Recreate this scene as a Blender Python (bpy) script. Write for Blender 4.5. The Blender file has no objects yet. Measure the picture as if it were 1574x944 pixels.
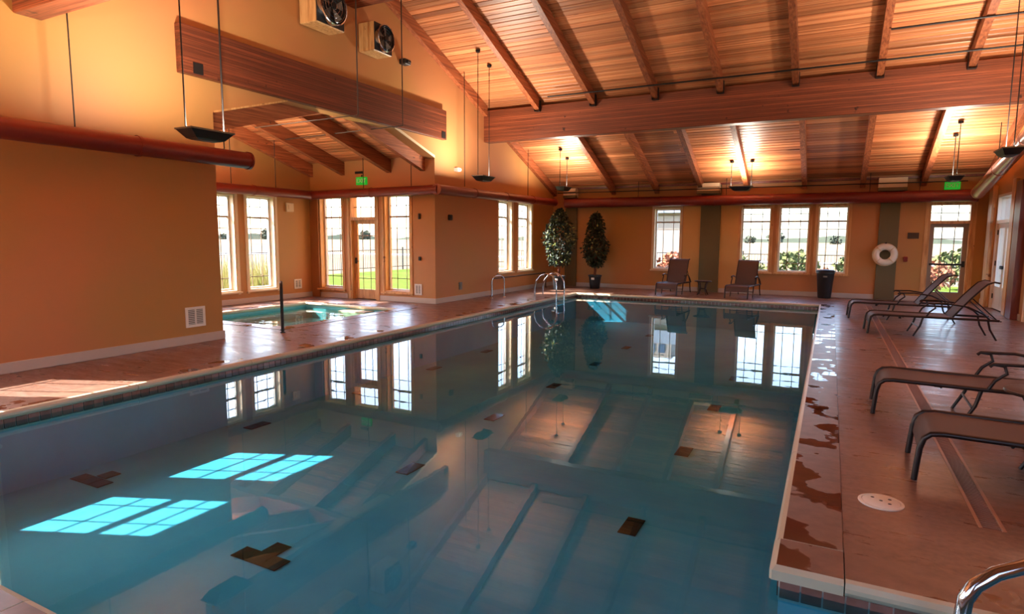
import bpy, math, random
from mathutils import Vector, Matrix
random.seed(7)
S = bpy.context.scene
COL = S.collection

# ------------------------------------------------------------------ camera
H = 1.65
def setup_camera():
    pit, yaw, roll = 0.112107, 0.476995, 0.0056023
    cp, sp = math.cos(pit), math.sin(pit); c, s = math.cos(yaw), math.sin(yaw)
    fwd = Vector((-s*cp, c*cp, -sp)); right = Vector((c, s, 0)); up = right.cross(fwd)
    r2 = right*math.cos(roll)+up*math.sin(roll); u2 = -right*math.sin(roll)+up*math.cos(roll)
    cd = bpy.data.cameras.new('camera'); cam = bpy.data.objects.new('camera', cd); COL.objects.link(cam)
    m = Matrix((r2, u2, -fwd)).transposed().to_4x4(); m.translation = (0, 0, H)
    cam.matrix_world = m
    cd.sensor_width = 36; cd.lens = 36*943.6/1574; cd.clip_start = .05; cd.clip_end = 2000
    S.camera = cam
setup_camera()

# ------------------------------------------------------------------ light and exposure
SUN_DIR = Vector((1, .42, -.855)).normalized()
S.view_settings.view_transform = 'Standard'; S.view_settings.look = 'None'
S.view_settings.exposure = 0.3; S.view_settings.gamma = 1; S.view_settings.use_curve_mapping = False
S.cycles.use_denoising = True; S.cycles.max_bounces = 10; S.cycles.diffuse_bounces = 5
S.cycles.transparent_max_bounces = 24; S.cycles.caustics_reflective = False; S.cycles.caustics_refractive = False
S.cycles.sample_clamp_indirect = 6
LAMP_W = 120.0
def setup_light():
    w = bpy.data.worlds.new('world'); S.world = w; w.use_nodes = True
    nt = w.node_tree; bg = nt.nodes['Background']
    sky = nt.nodes.new('ShaderNodeTexSky'); sky.sky_type = 'NISHITA'; sky.sun_disc = False
    sky.sun_elevation = math.asin(-SUN_DIR.z); sky.sun_rotation = math.radians(-100); sky.dust_density = 2.0
    nt.links.new(sky.outputs[0], bg.inputs['Color']); bg.inputs['Strength'].default_value = 1.2
    l = bpy.data.lights.new('sun', 'SUN'); l.energy = 24; l.angle = math.radians(.35); l.color = (1, .95, .86)
    o = bpy.data.objects.new('sun', l); COL.objects.link(o)
    o.rotation_euler = (-SUN_DIR).to_track_quat('Z', 'Y').to_euler(); o.location = (-40, 0, 40)
setup_light()

# ------------------------------------------------------------------ materials
def lin(r, g, b):
    f = lambda v: (v/255/12.92) if v/255 <= .04045 else ((v/255+.055)/1.055)**2.4
    return (f(r), f(g), f(b), 1)
def newmat(name, col=(.5, .5, .5, 1), rough=.5, metal=0, **k):
    m = bpy.data.materials.new(name); m.use_nodes = True
    b = m.node_tree.nodes['Principled BSDF']
    b.inputs['Base Color'].default_value = col; b.inputs['Roughness'].default_value = rough; b.inputs['Metallic'].default_value = metal
    for kk, v in k.items(): b.inputs[kk].default_value = v
    return m
def N(m, t, **k):
    n = m.node_tree.nodes.new(t)
    for kk, v in k.items(): setattr(n, kk, v)
    return n
def L(m, a, b): m.node_tree.links.new(a, b)
def ramp(m, fac, stops):
    r = N(m, 'ShaderNodeValToRGB'); el = r.color_ramp.elements
    while len(el) < len(stops): el.new(.5)
    for e, (p, c) in zip(el, stops): e.position = p; e.color = c
    L(m, fac, r.inputs[0]); return r.outputs[0]
def coords(m, scale, kind='Object', loc=None, rnd=False):
    tc = N(m, 'ShaderNodeTexCoord'); mp = N(m, 'ShaderNodeMapping'); mp.inputs['Scale'].default_value = scale
    L(m, tc.outputs[kind], mp.inputs[0])
    if rnd:
        oi = N(m, 'ShaderNodeObjectInfo'); mu = N(m, 'ShaderNodeMath', operation='MULTIPLY'); mu.inputs[1].default_value = 37
        L(m, oi.outputs['Random'], mu.inputs[0]); L(m, mu.outputs[0], mp.inputs['Location'])
    return mp.outputs[0]
def noise(m, vec, scale, detail=3, rough=.55):
    n = N(m, 'ShaderNodeTexNoise'); n.inputs['Scale'].default_value = scale; n.inputs['Detail'].default_value = detail
    n.inputs['Roughness'].default_value = rough; L(m, vec, n.inputs['Vector']); return n.outputs[0]
def bump(m, h, s, d=.01):
    b = N(m, 'ShaderNodeBump'); b.inputs['Strength'].default_value = s; b.inputs['Distance'].default_value = d
    L(m, h, b.inputs['Height']); L(m, b.outputs[0], m.node_tree.nodes['Principled BSDF'].inputs['Normal'])
def P(m): return m.node_tree.nodes['Principled BSDF']
def mixc(m, fac, a, b, mode='MIX'):
    x = N(m, 'ShaderNodeMix', data_type='RGBA', blend_type=mode)
    for sock, v in ((x.inputs[0], fac), (x.inputs[6], a), (x.inputs[7], b)):
        if hasattr(v, 'links') or isinstance(v, bpy.types.NodeSocket): L(m, v, sock)
        else: sock.default_value = v
    return x.outputs[2]

def wood(name, scale, c1, c2, c3, rough=.45, rnd=True, kind='Object', lam=0):
    m = newmat(name, rough=rough); v = coords(m, scale, kind, rnd=rnd)
    n1 = noise(m, v, 3, 5, .65); col = ramp(m, n1, [(.32, c1), (.5, c2), (.68, c3)])
    v2 = coords(m, (1, 1, 1), kind, rnd=rnd); kn = noise(m, v2, 5.5, 2); kf = ramp(m, kn, [(.70, (0, 0, 0, 1)), (.76, (1, 1, 1, 1))])
    col = mixc(m, kf, col, (c1[0]*.45, c1[1]*.4, c1[2]*.4, 1))
    if lam:   # glued laminations: each layer its own tone, thin dark glue line between
        sx = N(m, 'ShaderNodeSeparateXYZ'); L(m, v2, sx.inputs[0]); dv = N(m, 'ShaderNodeMath', operation='DIVIDE'); dv.inputs[1].default_value = lam; L(m, sx.outputs[2], dv.inputs[0])
        fl_ = N(m, 'ShaderNodeMath', operation='FLOOR'); fr = N(m, 'ShaderNodeMath', operation='FRACT'); L(m, dv.outputs[0], fl_.inputs[0]); L(m, dv.outputs[0], fr.inputs[0])
        wn = N(m, 'ShaderNodeTexWhiteNoise', noise_dimensions='1D'); L(m, fl_.outputs[0], wn.inputs['W'])
        h2 = N(m, 'ShaderNodeHueSaturation'); m2 = N(m, 'ShaderNodeMapRange'); m2.inputs[3].default_value = .72; m2.inputs[4].default_value = 1.28
        L(m, wn.outputs[0], m2.inputs[0]); L(m, m2.outputs[0], h2.inputs['Value']); L(m, col, h2.inputs['Color'])
        col = mixc(m, ramp(m, fr.outputs[0], [(.90, (0, 0, 0, 1)), (.96, (1, 1, 1, 1))]), h2.outputs[0], (c1[0]*.4, c1[1]*.4, c1[2]*.4, 1))
    if rnd:
        oi = N(m, 'ShaderNodeObjectInfo'); hv = N(m, 'ShaderNodeHueSaturation'); mr = N(m, 'ShaderNodeMapRange')
        mr.inputs[3].default_value = .62; mr.inputs[4].default_value = 1.35
        L(m, oi.outputs['Random'], mr.inputs[0]); L(m, mr.outputs[0], hv.inputs['Value']); L(m, col, hv.inputs['Color']); col = hv.outputs[0]
    L(m, col, P(m).inputs['Base Color']); bump(m, n1, .25, .004); return m
M = {}
M['plank'] = wood('plank_wood', (.35, 9, 9), lin(150, 82, 48), lin(192, 116, 72), lin(218, 152, 104), .42)
M['beam'] = wood('beam_wood', (.25, 7, 26), lin(88, 40, 24), lin(128, 64, 38), lin(154, 84, 52), .45, rnd=False, kind='Object', lam=.045)
M['beam_y'] = wood('header_wood', (7, .25, 26), lin(72, 32, 20), lin(104, 50, 30), lin(128, 66, 40), .45, rnd=False, lam=.045)
M['rafter'] = wood('rafter_wood', (9, .3, 9), lin(112, 54, 32), lin(152, 82, 48), lin(182, 106, 66), .45)
M['iron'] = newmat('dark_iron', lin(28, 24, 24), .5, .3)
M['casing'] = wood('casing_wood', (6, 6, .6), lin(176, 122, 72), lin(206, 156, 98), lin(222, 178, 120), .4, rnd=False)
M['white'] = newmat('white_paint', lin(225, 222, 215), .45)
M['cream'] = newmat('cream_paint', lin(222, 200, 165), .5)
M['offwhite'] = newmat('baseboard_paint', lin(188, 178, 168), .5)
M['sash'] = newmat('sash_paint', lin(150, 130, 112), .5)
M['bronze'] = newmat('bronze_frame', lin(70, 50, 38), .45, .3)

def wallmat(name, c1, c2, c3):
    m = newmat(name, rough=.55); v = coords(m, (1, 1, 1)); n1 = noise(m, v, .28, 2); n2 = noise(m, v, 40, 3)
    col = ramp(m, n1, [(.35, c1), (.5, c2), (.65, c3)]); L(m, col, P(m).inputs['Base Color']); bump(m, n2, .08, .003); return m
M['wall'] = wallmat('wall_plaster', lin(188, 124, 78), lin(180, 128, 74), lin(176, 130, 66))
M['olive'] = wallmat('olive_plaster', lin(92, 82, 52), lin(98, 88, 56), lin(90, 80, 50))
M['tan'] = wallmat('tan_plaster', lin(205, 160, 92), lin(208, 165, 100), lin(200, 155, 88))

def deckmat():
    m = newmat('stained_concrete', rough=.3); v = coords(m, (1, 1, 1))
    n1 = noise(m, v, .7, 6, .62); col = ramp(m, n1, [(.3, lin(84, 59, 48)), (.5, lin(110, 80, 66)), (.7, lin(134, 102, 86))])
    v2 = coords(m, (1, 4, 1)); n2 = noise(m, v2, 1.6, 6, .7); f2 = ramp(m, n2, [(.45, (0, 0, 0, 1)), (.85, (.35, .35, .35, 1))])
    col = mixc(m, f2, col, lin(120, 82, 70))
    n3 = noise(m, v, 22, 4); col = mixc(m, .25, col, ramp(m, n3, [(.3, lin(90, 58, 46)), (.7, lin(190, 145, 120))]))
    L(m, col, P(m).inputs['Base Color'])
    r = ramp(m, n2, [(.35, (.48, .48, .48, 1)), (.62, (.26, .26, .26, 1))]); L(m, r, P(m).inputs['Roughness'])
    bump(m, mixc(m, .4, n1, n3), .12, .006); P(m).inputs['Coat Weight'].default_value = .12; P(m).inputs['Coat Roughness'].default_value = .12
    return m
M['deck'] = deckmat()
def copingmat():
    m = newmat('wet_coping', rough=.3); v = coords(m, (1, 1, 1), rnd=True)
    n1 = noise(m, v, 3.2, 3, .5); wet = ramp(m, n1, [(.56, (0, 0, 0, 1)), (.59, (1, 1, 1, 1))])
    n2 = noise(m, v, 9, 5); dry = ramp(m, n2, [(.3, lin(108, 78, 64)), (.7, lin(138, 104, 86))])
    L(m, mixc(m, wet, dry, lin(96, 56, 42)), P(m).inputs['Base Color'])
    L(m, ramp(m, n1, [(.56, (.35, .35, .35, 1)), (.59, (.04, .04, .04, 1))]), P(m).inputs['Roughness'])
    bump(m, n2, .1, .004); return m
M['coping'] = copingmat()
M['copedge'] = newmat('coping_edge', lin(196, 186, 160), .35)
def tilemat(name, a, b):
    m = newmat(name, rough=.15); oi = N(m, 'ShaderNodeObjectInfo')
    v = coords(m, (1, 1, 1), rnd=True); n = noise(m, v, 12, 4)
    c = mixc(m, n, a, b); hv = N(m, 'ShaderNodeHueSaturation'); mr = N(m, 'ShaderNodeMapRange'); mr.inputs[3].default_value = .7; mr.inputs[4].default_value = 1.3
    L(m, oi.outputs['Random'], mr.inputs[0]); L(m, mr.outputs[0], hv.inputs['Value']); L(m, c, hv.inputs['Color'])
    L(m, hv.outputs[0], P(m).inputs['Base Color']); return m
M['tile'] = tilemat('brown_tile', lin(112, 74, 64), lin(150, 106, 94))
M['black'] = tilemat('black_tile', lin(30, 22, 16), lin(46, 34, 22))
M['grout'] = newmat('grout', lin(200, 192, 178), .7)
def plastermat():
    m = newmat('pool_plaster', rough=.7); v = coords(m, (1, 1, 1)); n = noise(m, v, .55, 5, .6)
    L(m, ramp(m, n, [(.3, lin(108, 168, 180)), (.55, lin(128, 188, 196)), (.75, lin(150, 204, 204))]), P(m).inputs['Base Color']); return m
M['plaster'] = plastermat()
def watermat(name, tint, bs, ior=1.45):
    m = bpy.data.materials.new(name); m.use_nodes = True; nt = m.node_tree; nt.nodes.clear()
    o = N(m, 'ShaderNodeOutputMaterial'); mx = N(m, 'ShaderNodeMixShader'); t = N(m, 'ShaderNodeBsdfTransparent'); g = N(m, 'ShaderNodeBsdfGlossy')
    g.inputs['Roughness'].default_value = 0.0; t.inputs[0].default_value = tint
    f = N(m, 'ShaderNodeFresnel')
    ge = N(m, 'ShaderNodeNewGeometry'); mr = N(m, 'ShaderNodeMapRange'); mr.inputs[3].default_value = ior; mr.inputs[4].default_value = 1/ior
    L(m, ge.outputs['Backfacing'], mr.inputs[0]); L(m, mr.outputs[0], f.inputs[0])
    b = N(m, 'ShaderNodeBump'); b.inputs['Strength'].default_value = bs; b.inputs['Distance'].default_value = .01
    v = coords(m, (1, 1.6, 1)); n = noise(m, v, 1.3, 3); L(m, n, b.inputs['Height'])
    L(m, b.outputs[0], g.inputs['Normal']); L(m, f.outputs[0], mx.inputs[0]); L(m, t.outputs[0], mx.inputs[1]); L(m, g.outputs[0], mx.inputs[2]); L(m, mx.outputs[0], o.inputs[0]); return m
M['water'] = watermat('pool_water', (.38, .72, .84, 1), .06)
M['spawater'] = watermat('spa_water', (.60, .92, .90, 1), 1.0)
def glassmat():
    m = bpy.data.materials.new('window_glass'); m.use_nodes = True; nt = m.node_tree; nt.nodes.clear()
    o = N(m, 'ShaderNodeOutputMaterial'); mx = N(m, 'ShaderNodeMixShader'); t = N(m, 'ShaderNodeBsdfTransparent'); g = N(m, 'ShaderNodeBsdfGlossy')
    g.inputs['Roughness'].default_value = 0.02; t.inputs[0].default_value = (.97, .98, 1, 1); f = N(m, 'ShaderNodeFresnel')
    ge = N(m, 'ShaderNodeNewGeometry'); mr = N(m, 'ShaderNodeMapRange'); mr.inputs[3].default_value = 1.25; mr.inputs[4].default_value = .8   # same reflectance on both faces of a pane
    L(m, ge.outputs['Backfacing'], mr.inputs[0]); L(m, mr.outputs[0], f.inputs[0])
    L(m, f.outputs[0], mx.inputs[0]); L(m, t.outputs[0], mx.inputs[1]); L(m, g.outputs[0], mx.inputs[2]); L(m, mx.outputs[0], o.inputs[0]); return m
M['glass'] = glassmat()
M['duct'] = newmat('maroon_duct', lin(120, 42, 34), .35)
M['ductlight'] = newmat('highlit_duct', lin(190, 140, 125), .3, .4)  # right wall's maroon duct, its bright highlight painted into the base colour
M['chrome'] = newmat('chrome', lin(200, 205, 215), .12, 1)
M['sling'] = newmat('brown_sling', lin(78, 58, 54), .6)
M['frame'] = newmat('dark_bronze_frame', lin(44, 32, 32), .35, .4)
M['plastic'] = newmat('black_plastic', lin(26, 28, 32), .45)
M['soil'] = newmat('soil', lin(60, 42, 30), .9)
M['green'] = newmat('exit_green', lin(30, 190, 60), .5)
P(M['green']).inputs['Emission Color'].default_value = lin(20, 200, 60); P(M['green']).inputs['Emission Strength'].default_value = .35
M['leaf'] = newmat('ficus_leaf', lin(34, 50, 30), .6); M['leafpale'] = newmat('pale_leaf', lin(150, 160, 90), .4)
M['trunk'] = newmat('trunk', lin(120, 66, 44), .8)
M['ring'] = newmat('ring_white', lin(232, 226, 212), .5)
M['red'] = newmat('red_enamel', lin(130, 30, 24), .4)
M['grey'] = newmat('grey_metal', lin(120, 118, 112), .4, .6)
M['bulb'] = newmat('lamp_lens', (1, .9, .7, 1), .3); P(M['bulb']).inputs['Emission Color'].default_value = (1, .82, .5, 1); P(M['bulb']).inputs['Emission Strength'].default_value = 6
M['doorwhite'] = newmat('white_door', lin(226, 210, 192), .4)
M['maroon'] = wood('maroon_wood', (5, 5, .5), lin(88, 34, 26), lin(110, 46, 34), lin(124, 58, 40), .4, rnd=False)
def grassmat(name, stops, sc):
    m = newmat(name, rough=1); P(m).inputs['Specular IOR Level'].default_value = 0; v = coords(m, (1, 1, 1)); n = noise(m, v, sc, 6, .7); L(m, ramp(m, n, stops), P(m).inputs['Base Color']); return m
M['field'] = grassmat('dry_field', [(.3, lin(104, 90, 74)), (.5, lin(120, 106, 86)), (.7, lin(130, 118, 96))], .05)
M['lawn'] = grassmat('lawn', [(.3, lin(66, 84, 34)), (.6, lin(90, 106, 46))], 1.5)
M['reed'] = grassmat('reeds', [(.3, lin(100, 98, 48)), (.7, lin(128, 116, 70))], 3)
M['concrete'] = newmat('pale_concrete', lin(160, 154, 148), .8)
M['farleaf'] = grassmat('far_leaf', [(.3, lin(52, 58, 50)), (.7, lin(76, 80, 66))], 2)
M['shrub'] = grassmat('shrub_leaf', [(.3, lin(72, 82, 52)), (.7, lin(104, 104, 66))], 4)
M['redshrub'] = grassmat('red_shrub', [(.3, lin(128, 72, 56)), (.7, lin(150, 98, 72))], 4)
M['siding'] = newmat('siding', lin(140, 128, 116), .7); M['roofgrey'] = newmat('roof_grey', lin(110, 120, 135), .7); M['darkpane'] = newmat('dark_pane', lin(50, 66, 90), .1)

# ------------------------------------------------------------------ mesh helpers
class MB:
    def __init__(s, f=None): s.v = []; s.f = []; s.m = []; s.sm = []; s.T = f
    def add(s, vs, fs, mi=0, smooth=False):
        n = len(s.v)
        for p in vs:
            p = tuple(p); s.v.append(tuple(s.T(*p)) if s.T else p)
        for f in fs: s.f.append(tuple(n+i for i in f)); s.m.append(mi); s.sm.append(smooth)
    def box(s, x0, x1, y0, y1, z0, z1, mi=0):
        s.add([(x0, y0, z0), (x1, y0, z0), (x1, y1, z0), (x0, y1, z0), (x0, y0, z1), (x1, y0, z1), (x1, y1, z1), (x0, y1, z1)],
              [(0, 3, 2, 1), (4, 5, 6, 7), (0, 1, 5, 4), (1, 2, 6, 5), (2, 3, 7, 6), (3, 0, 4, 7)], mi)
    def bbox(s, x0, x1, y0, y1, z0, z1, b=.01, mi=0):      # bevelled box: rounded plan rings
        rings = []
        for z, i in ((z0, b), (z0+b, 0), (z1-b, 0), (z1, b)):
            rings.append([(x0+i+b*0, y0+i, z), (x1-i, y0+i, z), (x1-i, y1-i, z), (x0+i, y1-i, z)])
        vs = [p for r in rings for p in r]; fs = [(3, 2, 1, 0), (12, 13, 14, 15)]
        for k in range(3):
            for i in range(4): fs.append((k*4+i, k*4+(i+1) % 4, k*4+4+(i+1) % 4, k*4+4+i))
        s.add(vs, fs, mi)
    def prism(s, poly, ax, a, b, mi=0):                    # poly: 2-D points; ax: 'x' -> poly is (y,z); 'y' -> (x,z); 'z' -> (x,y)
        n = len(poly)
        def q(p, t): return (t, p[0], p[1]) if ax == 'x' else ((p[0], t, p[1]) if ax == 'y' else (p[0], p[1], t))
        s.add([q(p, a) for p in poly]+[q(p, b) for p in poly],
              [tuple(range(n)), tuple(range(2*n-1, n-1, -1))]+[(i, i+n, (i+1) % n+n, (i+1) % n) for i in range(n)], mi)
    def tube(s, path, r, n=8, mi=0, closed=False, caps=True):
        path = [Vector(p) for p in path]; k = len(path)
        rr = r if isinstance(r, (list, tuple)) else [r]*k
        vs = []; prev = None
        for i, p in enumerate(path):
            if closed: t = (path[(i+1) % k]-path[i-1]).normalized()
            else: t = (path[min(i+1, k-1)]-path[max(i-1, 0)]).normalized()
            if prev is None:
                a = Vector((0, 0, 1)) if abs(t.z) < .9 else Vector((1, 0, 0)); u = t.cross(a).normalized()
            else: u = (prev-t*prev.dot(t)).normalized()
            prev = u; w = t.cross(u)
            for j in range(n):
                an = 2*math.pi*j/n; vs.append(p+(u*math.cos(an)+w*math.sin(an))*rr[i])
        fs = []
        for i in range(k if closed else k-1):
            i2 = (i+1) % k
            for j in range(n): fs.append((i*n+j, i2*n+j, i2*n+(j+1) % n, i*n+(j+1) % n))
        if caps and not closed: fs += [tuple(range(n)), tuple(range((k-1)*n+n-1, (k-1)*n-1, -1))]
        s.add(vs, fs, mi, True)
    def lathe(s, prof, cx, cy, z=0, n=20, mi=0, cap=True, sy=1):
        vs = []; k = len(prof)
        for r, h in prof:
            for j in range(n): a = 2*math.pi*j/n; vs.append((cx+r*math.cos(a), cy+r*sy*math.sin(a), z+h))
        fs = [(i*n+j, i*n+(j+1) % n, (i+1)*n+(j+1) % n, (i+1)*n+j) for i in range(k-1) for j in range(n)]
        if cap: fs += [tuple(range(n-1, -1, -1)), tuple(range((k-1)*n, k*n))]
        s.add(vs, fs, mi, True)
    def build(s, name, mats, parent=None, link=True, recalc=True):
        me = bpy.data.meshes.new(name); me.from_pydata(s.v, [], s.f)
        if not isinstance(mats, (list, tuple)): mats = [mats]
        for m in mats: me.materials.append(m)
        me.polygons.foreach_set('material_index', s.m); me.polygons.foreach_set('use_smooth', s.sm)
        import bmesh
        if recalc: bm = bmesh.new(); bm.from_mesh(me); bmesh.ops.recalc_face_normals(bm, faces=bm.faces); bm.to_mesh(me); bm.free()
        if any(s.sm): me.set_sharp_from_angle(angle=math.radians(50))
        o = bpy.data.objects.new(name, me)
        if link: COL.objects.link(o)
        if parent: o.parent = parent
        return o
def tag(o, label=None, cat=None, group=None, kind=None):
    if label: o['label'] = label
    if cat: o['category'] = cat
    if group: o['group'] = group
    if kind: o['kind'] = kind
    return o
def empty(name, loc=(0, 0, 0), rz=0, label=None, cat=None, group=None, kind=None):
    o = bpy.data.objects.new(name, None); COL.objects.link(o); o.location = loc; o.rotation_euler.z = rz; o.empty_display_size = .1
    return tag(o, label, cat, group, kind)
def inst(src, loc, parent, scale=(1, 1, 1), rot=(0, 0, 0)):
    o = src.copy(); COL.objects.link(o); o.parent = parent; o.location = loc; o.scale = scale; o.rotation_euler = rot; return o
def copy_tree(o, parent=None):
    c = o.copy(); COL.objects.link(c); c.parent = parent
    for ch in list(o.children): copy_tree(ch, c)
    return c
def arc(c, r, a0, a1, n, plane='xz', off=0):
    out = []
    for i in range(n+1):
        a = math.radians(a0+(a1-a0)*i/n); u, v = c[0]+r*math.cos(a), c[1]+r*math.sin(a)
        out.append((u, off, v) if plane == 'xz' else ((off, u, v) if plane == 'yz' else (u, v, off)))
    return out

def text_mesh(name, body, size, mat, parent, loc, rot):
    cu = bpy.data.curves.new(name, 'FONT'); cu.body = body; cu.size = size; cu.align_x = 'CENTER'; cu.align_y = 'CENTER'; cu.extrude = .002; cu.resolution_u = 3
    t = bpy.data.objects.new(name, cu); me = bpy.data.meshes.new_from_object(t); bpy.data.objects.remove(t); me.materials.clear(); me.materials.append(mat)
    o = bpy.data.objects.new(name, me); COL.objects.link(o); o.parent = parent; o.location = loc; o.rotation_euler = rot; return o

# ------------------------------------------------------------------ room dimensions
XL, XR, YF, YN = -8.68, 3.55, 19.9, -.40
YR, SL, ZE = 9.75, .385, 3.36
ZR = ZE+SL*(YF-YR)
def roof(y): return ZR-SL*abs(y-YR)
AX, AY0, AY1 = -12.8, 6.6, 12.65
AR = .5*(AY0+AY1); AS = .30; AZ = 3.60
def aroof(y): return AZ+AS*(AY1-AR)-AS*abs(y-AR)
PX0, PX1, PY0, PY1 = -6.85, -.14, 1.3, 17.5       # pool
EX1, EY1 = 2.4, 3.27                              # entry bay at the near right
SX0, SX1, SY0, SY1 = -11.8, -8.85, 8.0, 11.4      # spa
CW = .29; WZ = -.12; PZ = -.80

# ------------------------------------------------------------------ floor
def grid_slab(mb, xs, ys, solid, z0, z1, mi=0):
    nx, ny = len(xs)-1, len(ys)-1
    ok = lambda i, j: 0 <= i < nx and 0 <= j < ny and solid(.5*(xs[i]+xs[i+1]), .5*(ys[j]+ys[j+1]))
    for i in range(nx):
        for j in range(ny):
            if not ok(i, j): continue
            a, b, c, d = xs[i], xs[i+1], ys[j], ys[j+1]
            mb.add([(a, c, z1), (b, c, z1), (b, d, z1), (a, d, z1)], [(0, 1, 2, 3)], mi)
            mb.add([(a, c, z0), (b, c, z0), (b, d, z0), (a, d, z0)], [(3, 2, 1, 0)], mi)
            if not ok(i-1, j): mb.add([(a, c, z0), (a, d, z0), (a, d, z1), (a, c, z1)], [(0, 1, 2, 3)], mi)
            if not ok(i+1, j): mb.add([(b, c, z0), (b, d, z0), (b, d, z1), (b, c, z1)], [(3, 2, 1, 0)], mi)
            if not ok(i, j-1): mb.add([(a, c, z0), (b, c, z0), (b, c, z1), (a, c, z1)], [(3, 2, 1, 0)], mi)
            if not ok(i, j+1): mb.add([(a, d, z0), (b, d, z0), (b, d, z1), (a, d, z1)], [(0, 1, 2, 3)], mi)
def inpool(x, y, m=0): return (PX0-m < x < PX1+m and PY0-m < y < PY1+m) or (PX1-m < x < EX1+m and PY0-m < y < EY1+m)
def inspa(x, y, m=0): return SX0-m < x < SX1+m and SY0-m < y < SY1+m
DR0, DR1, DRY0, DRY1 = .85, .98, 4.25, 17.7      # trench drain channel
xs = sorted({AX-.3, XL, PX0-CW, PX1+CW, EX1+CW, XR+.3, SX0-CW, SX1+CW, DR0, DR1})
ys = sorted({YN-.3, PY0-CW, EY1+CW, PY1+CW, YF+.3, AY0, AY1+.3, SY0-CW, SY1+CW, DRY0, DRY1})
fl = MB()
grid_slab(fl, xs, ys, lambda x, y: not inpool(x, y, CW) and not inspa(x, y, CW) and (x > XL or AY0 < y < AY1+.3)
          and not (DR0 < x < DR1 and DRY0 < y < DRY1), -.35, 0)
floor = tag(fl.build('floor', M['deck']), kind='structure')

# trench drain: channel, grate bars are tiny -> one strip of slots
td = empty('trench_drain', (0, 0, 0), label='long narrow slotted drain running along the right hand pool deck', cat='drain')
m = MB(); m.box(DR0, DR1, DRY0, DRY1, -.1, -.03); m.build('channel', M['iron'], td)
m = MB(); m.box(DR0, DR0+.018, DRY0, DRY1, -.03, .003); m.box(DR1-.018, DR1, DRY0, DRY1, -.03, .003); m.build('rim', newmat('drain_rim', lin(168, 124, 100), .4), td)
m = MB(); y = DRY0
while y < DRY1-.02: m.box(DR0+.02, DR1-.02, y, y+.018, -.03, -.002); y += .032
tag(m.build('grate', newmat('drain_grate', lin(132, 96, 84), .5), td), kind='stuff')

# ------------------------------------------------------------------ pools
pool = empty('swimming_pool', kind='structure')
pb = MB()
xs2 = [PX0, PX1, EX1]; ys2 = [PY0, EY1, PY1]
pb.add([(PX0, PY0, PZ), (EX1, PY0, PZ), (EX1, EY1, PZ), (PX1, EY1, PZ), (PX1, PY1, PZ), (PX0, PY1, PZ)], [(0, 1, 2, 3, 4, 5)])
def wallq(a, b): pb.add([(a[0], a[1], PZ), (b[0], b[1], PZ), (b[0], b[1], -.02), (a[0], a[1], -.02)], [(0, 1, 2, 3)])
for a, b in (((PX0, PY0), (EX1, PY0)), ((EX1, PY0), (EX1, EY1)), ((EX1, EY1), (PX1, EY1)), ((PX1, EY1), (PX1, PY1)), ((PX1, PY1), (PX0, PY1)), ((PX0, PY1), (PX0, PY0))): wallq(a, b)
pb.build('basin', M['plaster'], pool)
st = MB(); st.box(EX1-.9, EX1, PY0, EY1, PZ, -.45); st.box(EX1-.45, EX1, PY0, EY1, -.45, -.27); st.build('entry_step', M['plaster'], pool)
# black marker tiles on the pool bottom (three lanes, pairs of tiles two metres apart)
mk = MB(); mk.bbox(-.078, .078, -.078, .078, 0, .012, .004); mkt = mk.build('marker_tile', M['black'], pool, link=False)
def marker(x, y): inst(mkt, (x, y, PZ), pool)
for x, y in ((-6.62, 3.33), (-6.46, 3.33), (-6.30, 3.33), (-6.46, 3.50), (-3.90, 3.07), (-3.74, 3.07), (-3.58, 3.07), (-3.74, 3.23)): marker(x, y)
for x, ys_ in ((-6.5, (5.38, 7.4, 9.4, 11.4)), (-3.84, (5.1,)), (-3.97, (7.17, 9.22, 11.26, 13.31, 15.3)), (-1.38, (4.92, 7.02, 9.1, 11.24, 13.3, 15.3))):
    for y in ys_: marker(x, y-.08); marker(x, y+.08)

def coping_run(par, a, b, side, w=CW, seg=1.55, z0=-.075, z1=.006):
    """pieces from a to b; 'side' is the outward (deck) direction"""
    ax = 0 if abs(b[0]-a[0]) > 1e-6 else 1; l = abs(b[ax]-a[ax]); n = max(1, round(l/seg)); d = (b[ax]-a[ax])/n
    for i in range(n):
        p0 = a[ax]+d*i; p1 = p0+d; lo, hi = min(p0, p1)+.003, max(p0, p1)-.003
        e = a[1-ax]; s_ = side[1-ax]; lip = -.035*s_
        m = MB(); e0 = e+lip; e1 = e+w*s_-.003*s_
        # profile across: bullnose lip then flat top
        pr = [(e0, z0+.012, 1), (e0-.012*s_, z0+.03, 1), (e0-.012*s_, z1-.03, 1), (e0+.004*s_, z1-.008, 1), (e0+.03*s_, z1, 0), (e1, z1, 0), (e1, z0, 0), (e0+.012*s_, z0, 1)]
        vs = []
        for t in (lo, hi):
            for q in pr: vs.append((t, q[0], q[1]) if ax == 0 else (q[0], t, q[1]))
        k = len(pr)
        for j in range(k):
            j2 = (j+1) % k; m.add([vs[j], vs[j2], vs[k+j2], vs[k+j]], [(0, 1, 2, 3)], 1 if pr[j][2] else 0)
        m.add(vs[:k], [tuple(range(k))], 1); m.add(vs[k:], [tuple(range(k))], 1)
        m.build('coping_stone', [M['coping'], M['copedge']], par)
coping_run(pool, (PX0, PY0-CW), (PX0, PY1+CW), (-1, 0))
coping_run(pool, (PX0, PY1), (PX1, PY1), (0, 1))
coping_run(pool, (PX1, EY1+CW), (PX1, PY1+CW), (1, 0))
coping_run(pool, (PX1+CW, EY1), (EX1, EY1), (0, 1))
coping_run(pool, (PX0, PY0), (EX1, PY0), (0, -1), seg=.62)
coping_run(pool, (EX1, PY0-CW), (EX1, EY1+CW), (1, 0))
m = MB(); a, b, z0, z1 = PX1-.047, EY1-.047, -.075, .006   # corner stone
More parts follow.
